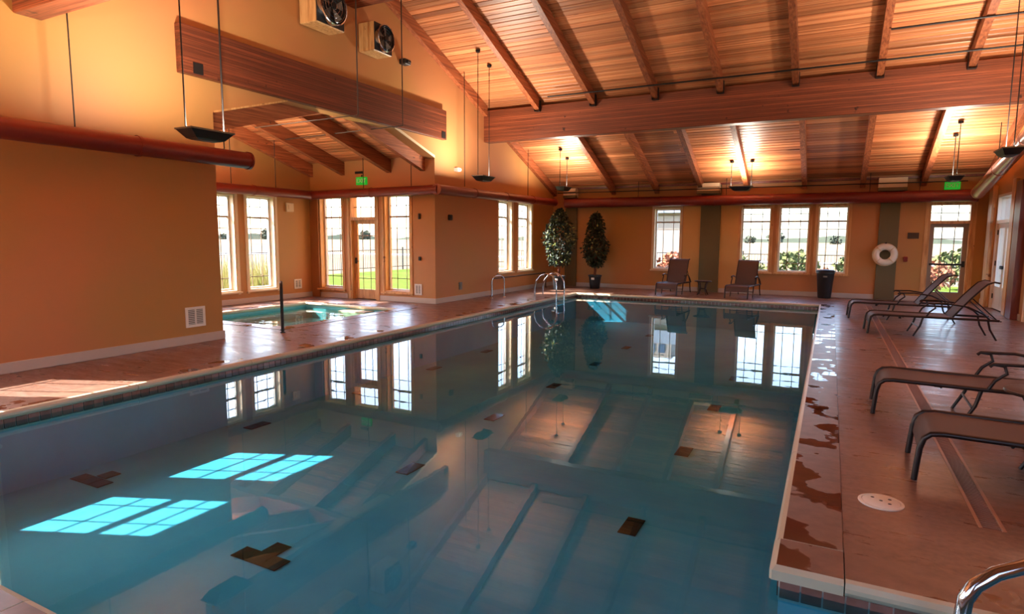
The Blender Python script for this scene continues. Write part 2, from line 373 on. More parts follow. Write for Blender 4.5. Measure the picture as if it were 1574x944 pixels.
m.prism([(a+.012, b), (PX1+CW-.003, b), (PX1+CW-.003, EY1+CW-.003), (a, EY1+CW-.003), (a, b+.012)], 'z', z0+.01, z1-.02, 1)
m.add([(a+.012, b, z1-.02), (PX1+CW-.003, b, z1-.02), (PX1+CW-.003, EY1+CW-.003, z1-.02), (a, EY1+CW-.003, z1-.02), (a, b+.012, z1-.02),
       (a+.03, b+.03, z1), (PX1+CW-.003, b+.03, z1), (PX1+CW-.003, EY1+CW-.003, z1), (a+.03, EY1+CW-.003, z1)], [(0, 1, 6, 5), (4, 5, 8, 3), (0, 5, 4)], 1)
m.add([(a+.03, b+.03, z1), (PX1+CW-.003, b+.03, z1), (PX1+CW-.003, EY1+CW-.003, z1), (a+.03, EY1+CW-.003, z1)], [(0, 1, 2, 3)], 0)
m.build('coping_stone', [M['coping'], M['copedge']], pool)
# waterline tiles
TW = .092; TP = .1
m = MB(); m.bbox(-TW/2, TW/2, -.008, .004, -.172, -.079, .003); tproto = m.build('waterline_tile', M['tile'], pool, link=False)
g = MB()
g.box(PX0, PX0+.003, PY0, PY1, -.19, -.075); g.box(PX1-.003, PX1, EY1, PY1, -.19, -.075); g.box(PX1, EX1, EY1-.003, EY1, -.19, -.075)
g.box(PX0, PX1, PY1-.003, PY1, -.19, -.075); g.box(PX0, EX1, PY0, PY0+.003, -.19, -.075)
g.build('grout_band', M['grout'], pool)
rest = MB()
y = PY0+.05; cnt = 0
while y < PY1-.04:
    if 2.5 < y < 10: inst(tproto, (PX0+.006, y, 0), pool, rot=(0, 0, math.pi/2))
    else: rest.box(PX0+.002, PX0+.01, y-TW/2, y+TW/2, -.172, -.079)
    y += TP
x = PX1+.05
while x < EX1-.04: inst(tproto, (x, EY1-.006, 0), pool); x += TP
x = PX0+.05
while x < PX1-.04: rest.box(x-TW/2, x+TW/2, PY1-.01, PY1-.002, -.172, -.079); x += TP
y = EY1+.05
while y < PY1-.04: rest.box(PX1-.01, PX1-.002, y-TW/2, y+TW/2, -.172, -.079); y += TP
x = PX0+.05
while x < EX1-.04: rest.box(x-TW/2, x+TW/2, PY0+.002, PY0+.01, -.172, -.079); x += TP
tag(rest.build('distant_waterline_tiles', M['tile'], pool), kind='stuff')
w = MB(); w.add([(PX0+.003, PY0+.003, WZ), (EX1-.003, PY0+.003, WZ), (EX1-.003, EY1-.003, WZ), (PX1-.003, EY1-.003, WZ), (PX1-.003, PY1-.003, WZ), (PX0+.003, PY1-.003, WZ)], [(0, 1, 2, 3, 4, 5)])
tag(w.build('pool_water', M['water'], recalc=False), 'still blue water filling the long swimming pool', 'water', kind='stuff')
# spa
spa = empty('hot_tub', kind='structure')
m = MB()
zb = -.75
m.add([(SX0, SY0, zb), (SX1, SY0, zb), (SX1, SY1, zb), (SX0, SY1, zb)], [(0, 1, 2, 3)])
for a, b in (((SX0, SY0), (SX1, SY0)), ((SX1, SY0), (SX1, SY1)), ((SX1, SY1), (SX0, SY1)), ((SX0, SY1), (SX0, SY0))):
    m.add([(a[0], a[1], zb), (b[0], b[1], zb), (b[0], b[1], -.02), (a[0], a[1], -.02)], [(0, 1, 2, 3)])
m.build('basin', M['plaster'], spa)
m = MB(); m.box(SX0, SX1, SY0, SY0+.4, zb, -.4); m.box(SX0, SX0+.4, SY0+.4, SY1-.4, zb, -.4); m.box(SX0, SX1, SY1-.4, SY1, zb, -.4); m.build('bench', M['plaster'], spa)
m = MB(); m.box(-10.4, -9.6, SY1-.35, SY1, -.4, -.1); m.box(-10.4, -9.6, SY1-.7, SY1-.35, -.5, -.25); m.build('entry_step', M['copedge'], spa)
coping_run(spa, (SX0, SY0-CW), (SX0, SY1+CW), (-1, 0)); coping_run(spa, (SX1, SY0-CW), (SX1, SY1+CW), (1, 0))
coping_run(spa, (SX0, SY1), (SX1, SY1), (0, 1)); coping_run(spa, (SX0, SY0), (SX1, SY0), (0, -1))
w = MB(); w.add([(SX0+.002, SY0+.002, WZ), (SX1-.002, SY0+.002, WZ), (SX1-.002, SY1-.002, WZ), (SX0+.002, SY1-.002, WZ)], [(0, 1, 2, 3)])
tag(w.build('spa_water', M['spawater'], recalc=False), 'rippled turquoise water in the small square spa pool', 'water', kind='stuff')

# ------------------------------------------------------------------ walls
TH = .28
def wall_columns(mb, ax, a, b, u0, u1, zb, ztop, holes):
    """wall as prisms; ax 'x': wall plane x=a..b with u=y; 'y': plane y=a..b with u=x. ztop(u); holes: (u0,u1,z0,z1)"""
    holes = [h for h in holes if u0 <= h[0] and h[1] <= u1]
    us = sorted({u0, u1, YR if ax == 'x' and u0 < YR < u1 else u0}|{h[0] for h in holes}|{h[1] for h in holes})
    for i in range(len(us)-1):
        p, q = us[i], us[i+1]; mid = .5*(p+q); hs = sorted([h for h in holes if h[0] < mid < h[1]], key=lambda h: h[2])
        z = zb
        for h in hs:
            if h[2] > z+1e-4: mb.prism([(p, z), (q, z), (q, h[2]), (p, h[2])], ax, a, b)
            z = h[3]
        mb.prism([(p, z), (q, z), (q, ztop(q)), (p, ztop(p))], ax, a, b)
FW = [(-5.14, -4.27, .66, 2.63), (-2.49, -1.61, .66, 2.63), (-1.43, -.57, .66, 2.63), (-.40, .42, .66, 2.63)]
FD = (2.28, 3.24, 0, 2.63)
m = MB(); wall_columns(m, 'y', YF, YF+TH, XL-TH, XR+TH, -.3, lambda u: roof(YF)+.05, FW+[FD]); wall_far = tag(m.build('wall_far', M['wall']), kind='structure')
LW = [(15.9, 16.78, .63, 2.75), (17.18, 18.17, .63, 2.75), (1.12, 2.06, .63, 2.75), (2.42, 3.42, .63, 2.75)]
m = MB()
top = lambda y: roof(y)+.05
wall_columns(m, 'x', XL-TH, XL, YN-TH, AY0, -.3, top, LW)
wall_columns(m, 'x', XL-TH, XL, AY1, YF+TH, -.3, top, LW)
op = [(AY0, 3.57), (8.15, 4.04), (AR, 4.04), (11.10, 4.04), (AY1, 3.57)]
for (p, zp), (q, zq) in zip(op, op[1:]):
    cuts = [p]+([YR] if p < YR < q else [])+[q]
    for s0, s1 in zip(cuts, cuts[1:]):
        z = lambda t: zp+(zq-zp)*(t-p)/(q-p)
        m.prism([(s0, z(s0)), (s1, z(s1)), (s1, top(s1)), (s0, top(s0))], 'x', XL-TH, XL)
wall_left = tag(m.build('wall_left', M['wall']), kind='structure')
RW = [(17.3, 18.9, 0, 2.75), (12.6, 15.9, 0, 2.75), (6.5, 7.9, 0, 2.2)]
m = MB(); wall_columns(m, 'x', XR, XR+TH, YN-TH, YF+TH, -.3, top, RW); wall_right = tag(m.build('wall_right', M['wall']), kind='structure')
NWN = [(-7.6, -6.4, .63, 2.75), (-5.6, -4.4, .63, 2.75), (-3.9, -2.7, .63, 2.75), (-1.9, -.7, .63, 2.75), (.6, 2.2, .63, 2.75)]  # openings added behind the camera as an unseen daylight source
m = MB(); wall_columns(m, 'y', YN-TH, YN, XL-TH, XR+TH, -.3, lambda u: roof(YN)+.05, NWN); tag(m.build('wall_near', M['wall']), kind='structure')
AW = [(8.13, 9.0, .31, 2.66), (9.33, 10.2, .31, 2.66), (10.53, 11.4, .31, 2.66)]
m = MB()
us = sorted({AY0-TH, AY1+TH, AR}|{h[0] for h in AW}|{h[1] for h in AW})
atop = lambda y: aroof(y)+.04
for p, q in zip(us, us[1:]):
    h = [h for h in AW if h[0] < .5*(p+q) < h[1]]
    if h: m.prism([(p, -.3), (q, -.3), (q, h[0][2]), (p, h[0][2])], 'x', AX-TH, AX)
    z = h[0][3] if h else -.3
    m.prism([(p, z), (q, z), (q, atop(q)), (p, atop(p))], 'x', AX-TH, AX)
tag(m.build('wall_alcove_left', M['wall']), kind='structure')
BW = [(-12.5, -11.68, .24, 2.75), (-10.27, -9.44, .24, 2.75)]; BD = (-11.42, -10.52, 0, 2.75)
m = MB(); wall_columns(m, 'y', AY1, AY1+TH, AX, XL-TH, -.3, lambda u: aroof(AY1)+.04, BW+[BD]); tag(m.build('wall_alcove_back', M['wall']), kind='structure')
m = MB(); wall_columns(m, 'y', AY0-TH, AY0, AX, XL-TH, -.3, lambda u: aroof(AY0)+.04, []); tag(m.build('wall_alcove_near', M['wall']), kind='structure')

# pilasters and painted panels on the far wall
for x0, x1, mt in ((-3.66, -3.07, 'olive'), (1.14, 1.61, 'olive'), (-8.2, -7.78, 'olive')):
    m = MB(); m.box(x0, x1, YF-.07, YF, 0, roof(YF)-.02); m.build('pilaster', M[mt], wall_far)
for x0, x1 in ((-4.2, -3.66), (-3.07, -2.5)):
    m = MB(); m.box(x0, x1, YF-.012, YF, .13, 2.7); m.build('tan_panel', M['tan'], wall_far)
# olive corner pier in the alcove
m = MB(); m.box(AX, AX+.30, AY1-.05, AY1, 0, 2.8); m.build('corner_pier', newmat('pier_brown', lin(140, 92, 54), .5), bpy.data.objects['wall_alcove_back'])

# baseboards
def baseboard(name, *boxes):
    m = MB()
    for b in boxes: m.bbox(*b, 0, .135, .006)
    tag(m.build(name, M['offwhite']), kind='structure')
baseboard('baseboard_left', (XL, XL+.02, YN, AY0+.02), (XL, XL+.02, AY1-.02, YF))
baseboard('baseboard_far', (XL, -3.68, YF-.022, YF), (-3.05, 1.12, YF-.022, YF), (1.63, FD[0]-.1, YF-.022, YF))
baseboard('baseboard_right', (XR-.02, XR, 16.0, 17.2), (XR-.02, XR, 19.0, YF), (XR-.02, XR, 8.0, 12.5))
baseboard('baseboard_alcove', (AX, AX+.02, AY0, AY1), (AX, BD[0]-.1, AY1-.022, AY1), (BD[1]+.1, XL, AY1-.022, AY1))

# ------------------------------------------------------------------ windows
NW = [0]; ND = [0]
def fmap(kind):
    if kind == 'far': return lambda u, w, z: (u, YF+w, z)
    if kind == 'left': return lambda u, w, z: (XL-w, u, z)
    if kind == 'near': return lambda u, w, z: (u, YN-w, z)
    if kind == 'right': return lambda u, w, z: (XR+w, u, z)
    if kind == 'aleft': return lambda u, w, z: (AX-w, u, z)
    if kind == 'aback': return lambda u, w, z: (u, AY1+w, z)
def rect(m, u0, u1, z0, z1, t, w0, w1):
    m.box(u0, u0+t, w0, w1, z0, z1); m.box(u1-t, u1, w0, w1, z0, z1); m.box(u0+t, u1-t, w0, w1, z0, z0+t); m.box(u0+t, u1-t, w0, w1, z1-t, z1)
def grille(par, f, u0, u1, zs, w=.205):
    m = MB(f); t = .010
    for k in (.28, .72): uu = u0+(u1-u0)*k; m.box(uu-t, uu+t, w-.004, w+.004, zs[0], zs[-1])
    for z in zs[1:-1]: m.box(u0, u1, w-.004, w+.004, z-t, z+t)
    tag(m.build('grille', M['sash'], par), kind='stuff')
def window(kind, h, cas='casing', inner=.09):
    NW[0] += 1; f = fmap(kind); u0, u1, z0, z1 = h
    e = empty('window_%d' % NW[0], kind='structure')
    m = MB(f); rect(m, u0, u1, z0, z1, .03, 0.002, .24); m.build('jamb', M[cas], e)
    if inner:
        m = MB(f); t = inner; m.box(u0-t, u0, -.018, 0, z0-t, z1+t); m.box(u1, u1+t, -.018, 0, z0-t, z1+t); m.box(u0, u1, -.018, 0, z1, z1+t); m.build('casing', M[cas], e)
        m = MB(f); m.bbox(u0-t-.02, u1+t+.02, -.06, .0, z0-.045, z0, .006); m.build('sill', M[cas], e)
    zt = z0+(z1-z0)*.77
    m = MB(f); rect(m, u0+.03, u1-.03, z0+.03, z1-.03, .04, .16, .23); m.build('sash', M['white'], e)
    m = MB(f); m.box(u0+.07, u1-.07, .17, .225, zt-.02, zt+.025); m.build('transom_bar', M['sash'], e)
    a, b = u0+.07, u1-.07
    m = MB(f); m.box(a, b, .20, .206, z0+.07, zt-.02); m.build('glass_pane', M['glass'], e)
    m = MB(f); m.box(a, b, .20, .206, zt+.025, z1-.07); m.build('glass_pane', M['glass'], e)
    hl = zt-z0
    grille(e, f, a, b, [z0+.07, z0+.07+hl*.14, zt-.02-hl*.14, zt-.02]); grille(e, f, a, b, [zt+.025, .5*(zt+z1), z1-.07])
    return e
for h in FW: window('far', h, 'cream' if h is FW[0] else 'casing', .05)
for h in LW: window('left', h, 'cream', .06)
for h in AW: window('aleft', h, 'cream', .07)
for h in NWN: window('near', h)  # unseen windows, added to let more daylight in
for h in BW: window('aback', h, 'casing', .07)
def glass_door(kind, h, cas='casing', leaf='sash', head=2.09, hand=0):
    ND[0] += 1; f = fmap(kind); u0, u1, z0, z1 = h
    e = empty('door_%d' % ND[0], kind='structure')
    m = MB(f); t = .05
    m.box(u0, u0+t, 0, .25, z0, z1); m.box(u1-t, u1, 0, .25, z0, z1); m.box(u0+t, u1-t, 0, .25, z1-t, z1); m.box(u0+t, u1-t, 0, .25, head, head+.08); m.build('frame', M[cas], e)
    m = MB(f); c = .08; m.box(u0-c, u0, -.018, 0, z0, z1+c); m.box(u1, u1+c, -.018, 0, z0, z1+c); m.box(u0, u1, -.018, 0, z1, z1+c); m.build('casing', M[cas], e)
    a, b = u0+t, u1-t
    m = MB(f); s = .11; m.box(a, a+s, .12, .165, .01, head); m.box(b-s, b, .12, .165, .01, head); m.box(a+s, b-s, .12, .165, .01, .26); m.box(a+s, b-s, .12, .165, head-.1, head)
    lf = m.build('leaf', M[leaf], e)
    m = MB(f); m.box(a+s, b-s, .14, .146, .26, head-.1); m.build('glass_pane', M['glass'], lf)
    m = MB(f); m.box(a, b, .14, .146, head+.08, z1-t); m.build('glass_pane', M['glass'], e)
    grille(e, f, a+s, b-s, [.26, .55, head-.4, head-.1], .14); grille(e, f, a, b, [head+.08, .5*(head+.08+z1-t), z1-t], .14)
    m = MB(f); uu = (a+s/2) if hand == 0 else b-s/2; m.bbox(uu-.03, uu+.03, .10, .12, .94, 1.1, .005); dd = 1 if hand == 0 else -1
    m.box(min(uu, uu+.12*dd), max(uu, uu+.12*dd), .07, .09, 1.0, 1.02); m.box(uu-.01, uu+.01, .075, .12, 1.0, 1.02); m.build('handle', M['iron'], lf)
    return e
glass_door('far', FD, hand=1)
m = MB(fmap('far')); m.box(FD[0]+.1, FD[1]-.1, .09, .12, .98, 1.03); m.build('push_bar', M['iron'], bpy.data.objects['door_1'])
glass_door('aback', BD, 'casing', 'casing')
# right wall: white glazed double door in an open white surround
def white_double_door(u0, u1, z1):
    ND[0] += 1; e = empty('door_%d' % ND[0], kind='structure'); f = fmap('right'); t = .06
    m = MB(f); m.box(u0, u0+t, 0, .25, 0, z1); m.box(u1-t, u1, 0, .25, 0, z1); m.box(u0+t, u1-t, 0, .25, z1-t, z1); m.box(u0+t, u1-t, 0, .25, 2.06, 2.14); m.build('frame', M['doorwhite'], e)
    mid = .5*(u0+u1)
    for a, b in ((u0+t, mid-.004), (mid+.004, u1-t)):
        m = MB(f); s = .10; m.box(a, a+s, .05, .095, .01, 2.05); m.box(b-s, b, .05, .095, .01, 2.05); m.box(a+s, b-s, .05, .095, .01, .55); m.box(a+s, b-s, .05, .095, 1.95, 2.05)
        lf = m.build('leaf', M['doorwhite'], e)
        m = MB(f); m.box(a+s, b-s, .07, .076, .55, 1.95); m.build('glass_pane', M['glass'], lf)
        for z in (.3, 1.1, 1.85):
            m = MB(f); uu = a+.01 if a < mid-.1 else b-.01; m.bbox(uu-.02, uu+.02, .03, .05, z-.06, z+.06, .004); m.build('hinge', M['iron'], lf)
        m = MB(f); uu = b-.05 if a < mid-.1 else a+.05; m.lathe([(.0, 0), (.03, 0), (.03, .02)], 0, 0, 0) if 0 else m.bbox(uu-.03, uu+.03, .0, .05, .98, 1.06, .01); m.build('handle', M['iron'], lf)
    m = MB(f); m.box(u0+t, u1-t, .07, .076, 2.14, z1-t); m.build('glass_pane', M['glass'], e)
white_double_door(17.3, 18.9, 2.75)
white_double_door(12.6, 14.2, 2.75); white_double_door(14.25, 15.9, 2.75)
# maroon timber post on the right wall
m = MB(); m.bbox(XR-.14, XR, 16.15, 16.6, 0, 2.9, .01); tag(m.build('trim_1', M['maroon']), kind='structure')
m = MB(); m.bbox(XR-.09, XR, 16.92, 17.2, 0, 3.0, .01); tag(m.build('trim_2', M['casing']), kind='structure')
m = MB(); m.bbox(XR-.10, XR, 18.98, 19.35, 0, 3.0, .01); tag(m.build('trim_3', M['casing']), kind='structure')

# ------------------------------------------------------------------ ceiling
ceil = empty('ceiling', kind='structure')
m = MB()
for (a, b) in ((YN-TH, YR), (YR, YF+TH)):
    m.prism([(a, roof(a)+.045), (b, roof(b)+.045), (b, roof(b)+.2), (a, roof(a)+.2)], 'x', XL-TH, XR+TH)
m.build('roof_deck', M['iron'], ceil)
m = MB()
for (a, b) in ((AY0-TH, AR), (AR, AY1+TH)):
    m.prism([(a, aroof(a)+.035), (b, aroof(b)+.035), (b, aroof(b)+.2), (a, aroof(a)+.2)], 'x', AX-TH, XL-TH+.001)
m.build('alcove_roof_deck', M['iron'], ceil)
PW = .135
m = MB(); h = PW/2
m.add([(0, -h+.012, 0), (1, -h+.012, 0), (1, h-.012, 0), (0, h-.012, 0), (0, -h, .008), (1, -h, .008), (1, h, .008), (0, h, .008), (0, -h, .028), (1, -h, .028), (1, h, .028), (0, h, .028)],
      [(0, 1, 2, 3), (0, 1, 5, 4), (2, 3, 7, 6), (4, 5, 9, 8), (6, 7, 11, 10), (1, 2, 6, 10, 9, 5), (0, 3, 7, 11, 8, 4), (8, 9, 10, 11)])
plank = m.build('plank', M['plank'], ceil, link=False)
def planks(xa, xb, yr, yend, zf, slope, split=None):
    ang = math.atan(slope)*(1 if yend > yr else -1); ln = abs(yend-yr)/math.cos(ang); n = int(ln/PW)+1
    for i in range(n):
        d = (i+.5)*PW*math.cos(ang)*(1 if yend > yr else -1); y = yr+d
        if abs(d) > abs(yend-yr)-.04: break
        parts = [(xa, xb)]
        if split: c = random.choice(split); parts = [(xa, c-.003), (c+.003, xb)]
        for a, b in parts:
            o = inst(plank, (a, y, zf(y)+.004+random.uniform(-.003, .003)), ceil, (b-a, .985, 1), (-ang, 0, 0))
RX = [-7.03, -5.50, -3.93, -2.44, -.88, .69, 2.22]
planks(XL, XR, YR, YF, roof, SL, RX[1:-1])
m = MB(); n = int((YR-YN)/math.cos(math.atan(SL))/PW); c = math.cos(math.atan(SL))
for i in range(n):
    y0 = YR-i*PW*c-.003; y1 = y0-PW*c+.006
    m.prism([(y0, roof(y0)), (y1, roof(y1)), (y1, roof(y1)+.03), (y0, roof(y0)+.03)], 'x', XL, XR)
tag(m.build('near_slope_planks', M['plank'], ceil), kind='stuff')
planks(AX, XL-TH, AR, AY1, aroof, AS); planks(AX, XL-TH, AR, AY0, aroof, AS)
def rafter(x, ya, yb, zf, depth, w=.13, par=None, mat='rafter'):
    m = MB(); m.prism([(ya, zf(ya)-depth), (yb, zf(yb)-depth), (yb, zf(yb)-.003), (ya, zf(ya)-.003)], 'x', -w/2, w/2)
    o = m.build('rafter', M[mat], par or ceil); o.location.x = x; return o
BY0, BY1, BZ0 = 15.05, 15.35, 4.27
for i, x in enumerate(RX):
    rafter(x, YR+.15, BY0, roof, .27); xl = [-6.5, -5.06, -3.66, -2.34, -.78, .68, 2.1][i]
    rafter(xl, BY1, YF, roof, .27); rafter(x, YR-.15, 4.3, roof, .27); rafter(x, 4.0, YN, roof, .27)
    for yy, xx in ((BY0, x), (BY1, xl)):
        s = -1 if yy == BY0 else 1; ya, yb = sorted((yy, yy+.12*s)); zb = roof(yy+.06*s)-.30
        m = MB(); m.box(xx-.075, xx-.065, ya, yb, zb, zb+.27); m.box(xx+.065, xx+.075, ya, yb, zb, zb+.27); m.box(xx-.065, xx+.065, ya, yb, zb-.008, zb)
        m.build('hanger_bracket', M['iron'], ceil)
for x in (XL+.06,):
    for a, b in ((YR+.15, BY0), (BY1, YF), (YR-.15, 4.3), (4.0, YN)): rafter(x, a, b, roof, .27, .12)
for a, b in ((YR+.15, BY0), (BY1, YF), (YR-.15, 4.3), (4.0, YN)): rafter(XR-.06, a, b, roof, .27, .12)
def beam(name, y0, y1, z0, z1, par=ceil):
    m = MB(); m.bbox(XL, XR, y0, y1, z0, z1, .012); return m.build(name, M['beam'], par)
beam('purlin_beam', BY0, BY1, BZ0, roof(BY0)+.0-.02-.1); beam('purlin_beam', 4.0, 4.3, 4.24, roof(4.0)-.12)
beam('ridge_beam', YR-.15, YR+.15, 6.15, ZR-.06)
for y in (19.86,):
    m = MB(); m.box(XL, XR, y-.1, y+.04, roof(YF)-.06, roof(YF)-.005); m.build('eave_trim', M['maroon'], ceil)
# alcove rafters
for x in (-11.61, -10.07, XL-TH-.07, AX+.06):
    rafter(x, AR, AY1, aroof, .33, .13); rafter(x, AR, AY0, aroof, .33, .13)
m = MB(); m.box(AX, XL-TH, AR-.08, AR+.08, aroof(AR)-.36, aroof(AR)-.03); m.build('alcove_ridge', M['beam'], ceil)
# header over the alcove opening
m = MB(); m.bbox(XL-.02, XL+.11, 6.03, 13.02, 4.04, 4.74, .01); hb = m.build('header_beam', M['beam_y'], wall_left)
for a in (6.22, 12.8):
    m = MB(); m.box(XL+.11, XL+.122, a, a+.16, 4.06, 4.22); m.build('steel_plate', M['iron'], hb)
m = MB(); m.prism([(11.12, 4.03), (AY1-.01, 3.57), (AY1-.01, 3.63), (11.12, 4.09)], 'x', XL, XL+.02); m.build('rake_trim', M['cream'], wall_left)
m = MB(); m.prism([(8.1, 4.02), (6.62, 3.57), (6.62, 3.60), (8.1, 4.05)], 'x', XL, XL+.01); m.build('rake_trim', M['casing'], wall_left)

# ------------------------------------------------------------------ ducts
def duct(label, runs, rods, mat='duct', r=.13, cap_end=True, grp=None):
    e = empty('air_duct', runs[0][0], label=label, cat='duct', group=grp); o0 = Vector(runs[0][0])
    for a, b in runs:
        a, b = Vector(a)-o0, Vector(b)-o0; n = max(1, int((b-a).length/1.5)); d = (b-a)/n
        m = MB(); m.tube([a, b], r, 20); ln = m.build('duct_run', M[mat], e)
        m = MB()
        for i in range(n+1):
            p = a+d*i; t = (b-a).normalized(); m.tube([p-t*.02, p+t*.02], r+.012, 20)
        tag(m.build('joint_band', M[mat], e), kind='stuff')
    for p, ztop in rods:
        p = Vector(p)-o0; m = MB(); m.tube([p, (p.x, p.y, ztop-o0.z)], .009, 6); m.build('hanger_rod', M['iron'], e)
    return e
rz = lambda y: roof(y)-.01
duct('maroon round duct along the left wall ending before the spa alcove', [((-8.42, YN+.3, 2.86), (-8.42, 7.0, 2.86))], [((-8.42, 4.45, 2.99), rz(4.6)), ((-8.42, 6.57, 2.99), rz(6.57)), ((-8.42, 1.8, 2.99), rz(1.8))])
duct('maroon round duct turning the corner inside the spa alcove', [((-12.5, 6.75, 2.76), (-12.5, 12.4, 2.76)), ((-12.5, 12.4, 2.76), (XL+.27, 12.4, 2.79))],
     [((-12.5, 9.9, 2.85), aroof(9.9)), ((-10.7, 12.4, 2.85), aroof(12.4)), ((-9.2, 12.4, 2.85), aroof(12.4)), ((-12.5, 11.2, 2.85), aroof(11.2))], r=.115)
duct('maroon round duct along the left wall above the potted trees', [((-8.41, 12.34, 2.79), (-8.41, 19.35, 2.85))], [((-8.41, 13.6, 2.95), rz(13.6)), ((-8.41, 17.3, 2.95), rz(17.3))], r=.12)
duct('maroon round duct running the whole far wall above the windows', [((-8.1, 19.63, 2.83), (3.25, 19.63, 2.80))], [((-5.6, 19.63, 2.95), rz(19.6)), ((-2.9, 19.63, 2.95), rz(19.6)), ((.85, 19.63, 2.95), rz(19.6)), ((2.0, 19.63, 2.95), rz(19.6))], r=.155)
duct('shiny duct paled by a painted-in highlight climbing along the right wall to the roof', [((3.22, 19.35, 2.86), (3.22, 15.2, 3.6)), ((3.22, 15.2, 3.6), (3.22, 11.0, 4.35))], [((3.22, 17.5, 3.3), rz(17.5)), ((3.22, 13.5, 3.98), rz(13.5))], mat='ductlight', r=.15)

# ------------------------------------------------------------------ pendants
def pendant(x, y, z, label, rz_=0, power=1.0, grp=None, zroof=None):
    zroof = zroof or roof
    e = empty('pendant_lamp', (x, y, z), rz_, label, 'lamp', grp)
    m = MB(); vs = []
    pr = [(.30, .15, .11), (.30, .15, .095), (.20, .10, .0), (.15, .07, -.015)]
    for a, b, h in pr: vs += [(-a, -b, h), (a, -b, h), (a, b, h), (-a, b, h)]
    fs = [(15, 14, 13, 12)]+[(k*4+i, k*4+(i+1) % 4, k*4+4+(i+1) % 4, k*4+4+i) for k in range(3) for i in range(4)]
    m.add(vs, fs); m.build('housing', M['plastic'], e)
    m = MB(); m.box(-.27, .27, -.125, .125, .085, .095); m.build('lens', M['bulb'], e)
    m = MB(); rect_t = .03
    m.box(-.31, .31, -.16, -.13, .095, .115); m.box(-.31, .31, .13, .16, .095, .115); m.box(-.31, -.28, -.13, .13, .095, .115); m.box(.28, .31, -.13, .13, .095, .115); m.build('rim', M['grey'], e)
    for s in (-1, 1):
        wy = y+s*.27*math.sin(rz_); zt = zroof(wy)-z-.02
        m = MB(); m.tube([(s*.27, 0, .1), (s*.27, 0, zt)], .009, 6); st_ = m.build('stem', M['iron'], e)
        m = MB(); m.lathe([(.05, -.05), (.06, 0)], s*.27, 0, zt, 10); m.build('canopy', M['iron'], st_)
    l = bpy.data.lights.new('uplight', 'AREA'); l.shape = 'RECTANGLE'; l.size = .5; l.size_y = .22; l.energy = LAMP_W*power; l.color = (1, .90, .74)
    o = bpy.data.objects.new('uplight', l); COL.objects.link(o); o.parent = e; o.location = (0, 0, .125); o.rotation_euler = (math.pi, 0, 0)
q = math.pi/2
pendant(-7.1, 5.28, 2.86, 'black uplight pendant hanging over the end of the near left duct', q, 1.5)
pendant(-7.62, 13.2, 3.03, 'black uplight pendant hanging before the left wall pier beyond the spa', q, 1.2)
pendant(-7.38, 17.65, 3.1, 'black uplight pendant above the potted tree in the far left corner', q, .7)
pendant(-2.36, 18.6, 3.02, 'black uplight pendant glowing by the middle of the far wall', 0, .75)
pendant(2.45, 17.6, 3.02, 'black uplight pendant above the reclined loungers near the far door', q, .7)
pendant(2.55, 13.1, 3.06, 'black uplight pendant at the right edge beside the pale duct', q, 1.4)
pendant(2.45, 5.8, 3.06, 'unseen black uplight pendant added to light the near right deck', q, 1.3)  # extra lamp out of view, added for light on this side
pendant(2.45, 9.3, 3.06, 'unseen black uplight pendant added to light the middle of the right deck', q, 1.4)  # out-of-view lamp added to raise the general interior brightness
pendant(-10.8, 7.45, 2.75, 'unseen black uplight pendant added to brighten the spa alcove ceiling', 0, 3.2, zroof=aroof)  # added behind the wall corner because the alcove ceiling was too dark
pendant(-7.7, 1.6, 3.06, 'unseen black uplight pendant added to light the near left corner', q, 1.5)  # unseen lamp put in for more light at the near end

# ------------------------------------------------------------------ wall equipment
def fan_unit(x, y, z, s, label):
    e = empty('wall_fan', (x, y, z), label=label, cat='fan', group='fans high on the left gable wall')
    m = MB(); m.bbox(-.38, 0, -s, s, -s, s, .015); m.build('housing', M['casing'], e)
    m = MB(); m.tube([(.0, 0, 0), (.09, 0, 0)], s*.95, 24, caps=False); m.tube([(.09, 0, 0), (.10, 0, 0)], [s*.95, s*.88], 24, caps=False); m.build('shroud', M['chrome'], e)
    m = MB(); m.box(0, .012, -s*.95, s*.95, -s*.95, s*.95); m.build('backplate', M['plastic'], e)
    for k in range(5):
        a = 2*math.pi*k/5; m = MB(); c, sn = math.cos(a), math.sin(a); c2, s2 = math.cos(a+.6), math.sin(a+.6)
        m.add([(.05, c*.04, sn*.04), (.03, c*s*.78, sn*s*.78), (.07, c2*s*.78, s2*s*.78), (.055, c*.04, sn*.04), (.035, c*s*.78, sn*s*.78), (.075, c2*s*.78, s2*s*.78)], [(0, 1, 2), (5, 4, 3), (0, 1, 4, 3), (1, 2, 5, 4), (2, 0, 3, 5)])
        m.build('blade', M['grey'], e)
    m = MB(); m.tube([(.03, 0, 0), (.11, 0, 0)], .05, 12); m.build('hub', M['iron'], e)
    m = MB()
    for k in range(1, 5): m.tube([(.1, s*.2*k*math.cos(t*math.pi/8), s*.2*k*math.sin(t*math.pi/8)) for t in range(16)], .003, 4, closed=True)
    tag(m.build('guard', M['chrome'], e), kind='stuff')
fan_unit(XL+.42, 8.78, 5.78, .36, 'larger round wall fan with a shiny guard in a tan box')
fan_unit(XL+.42, 10.25, 5.62, .28, 'smaller dark round wall fan in a tan box below the ridge')
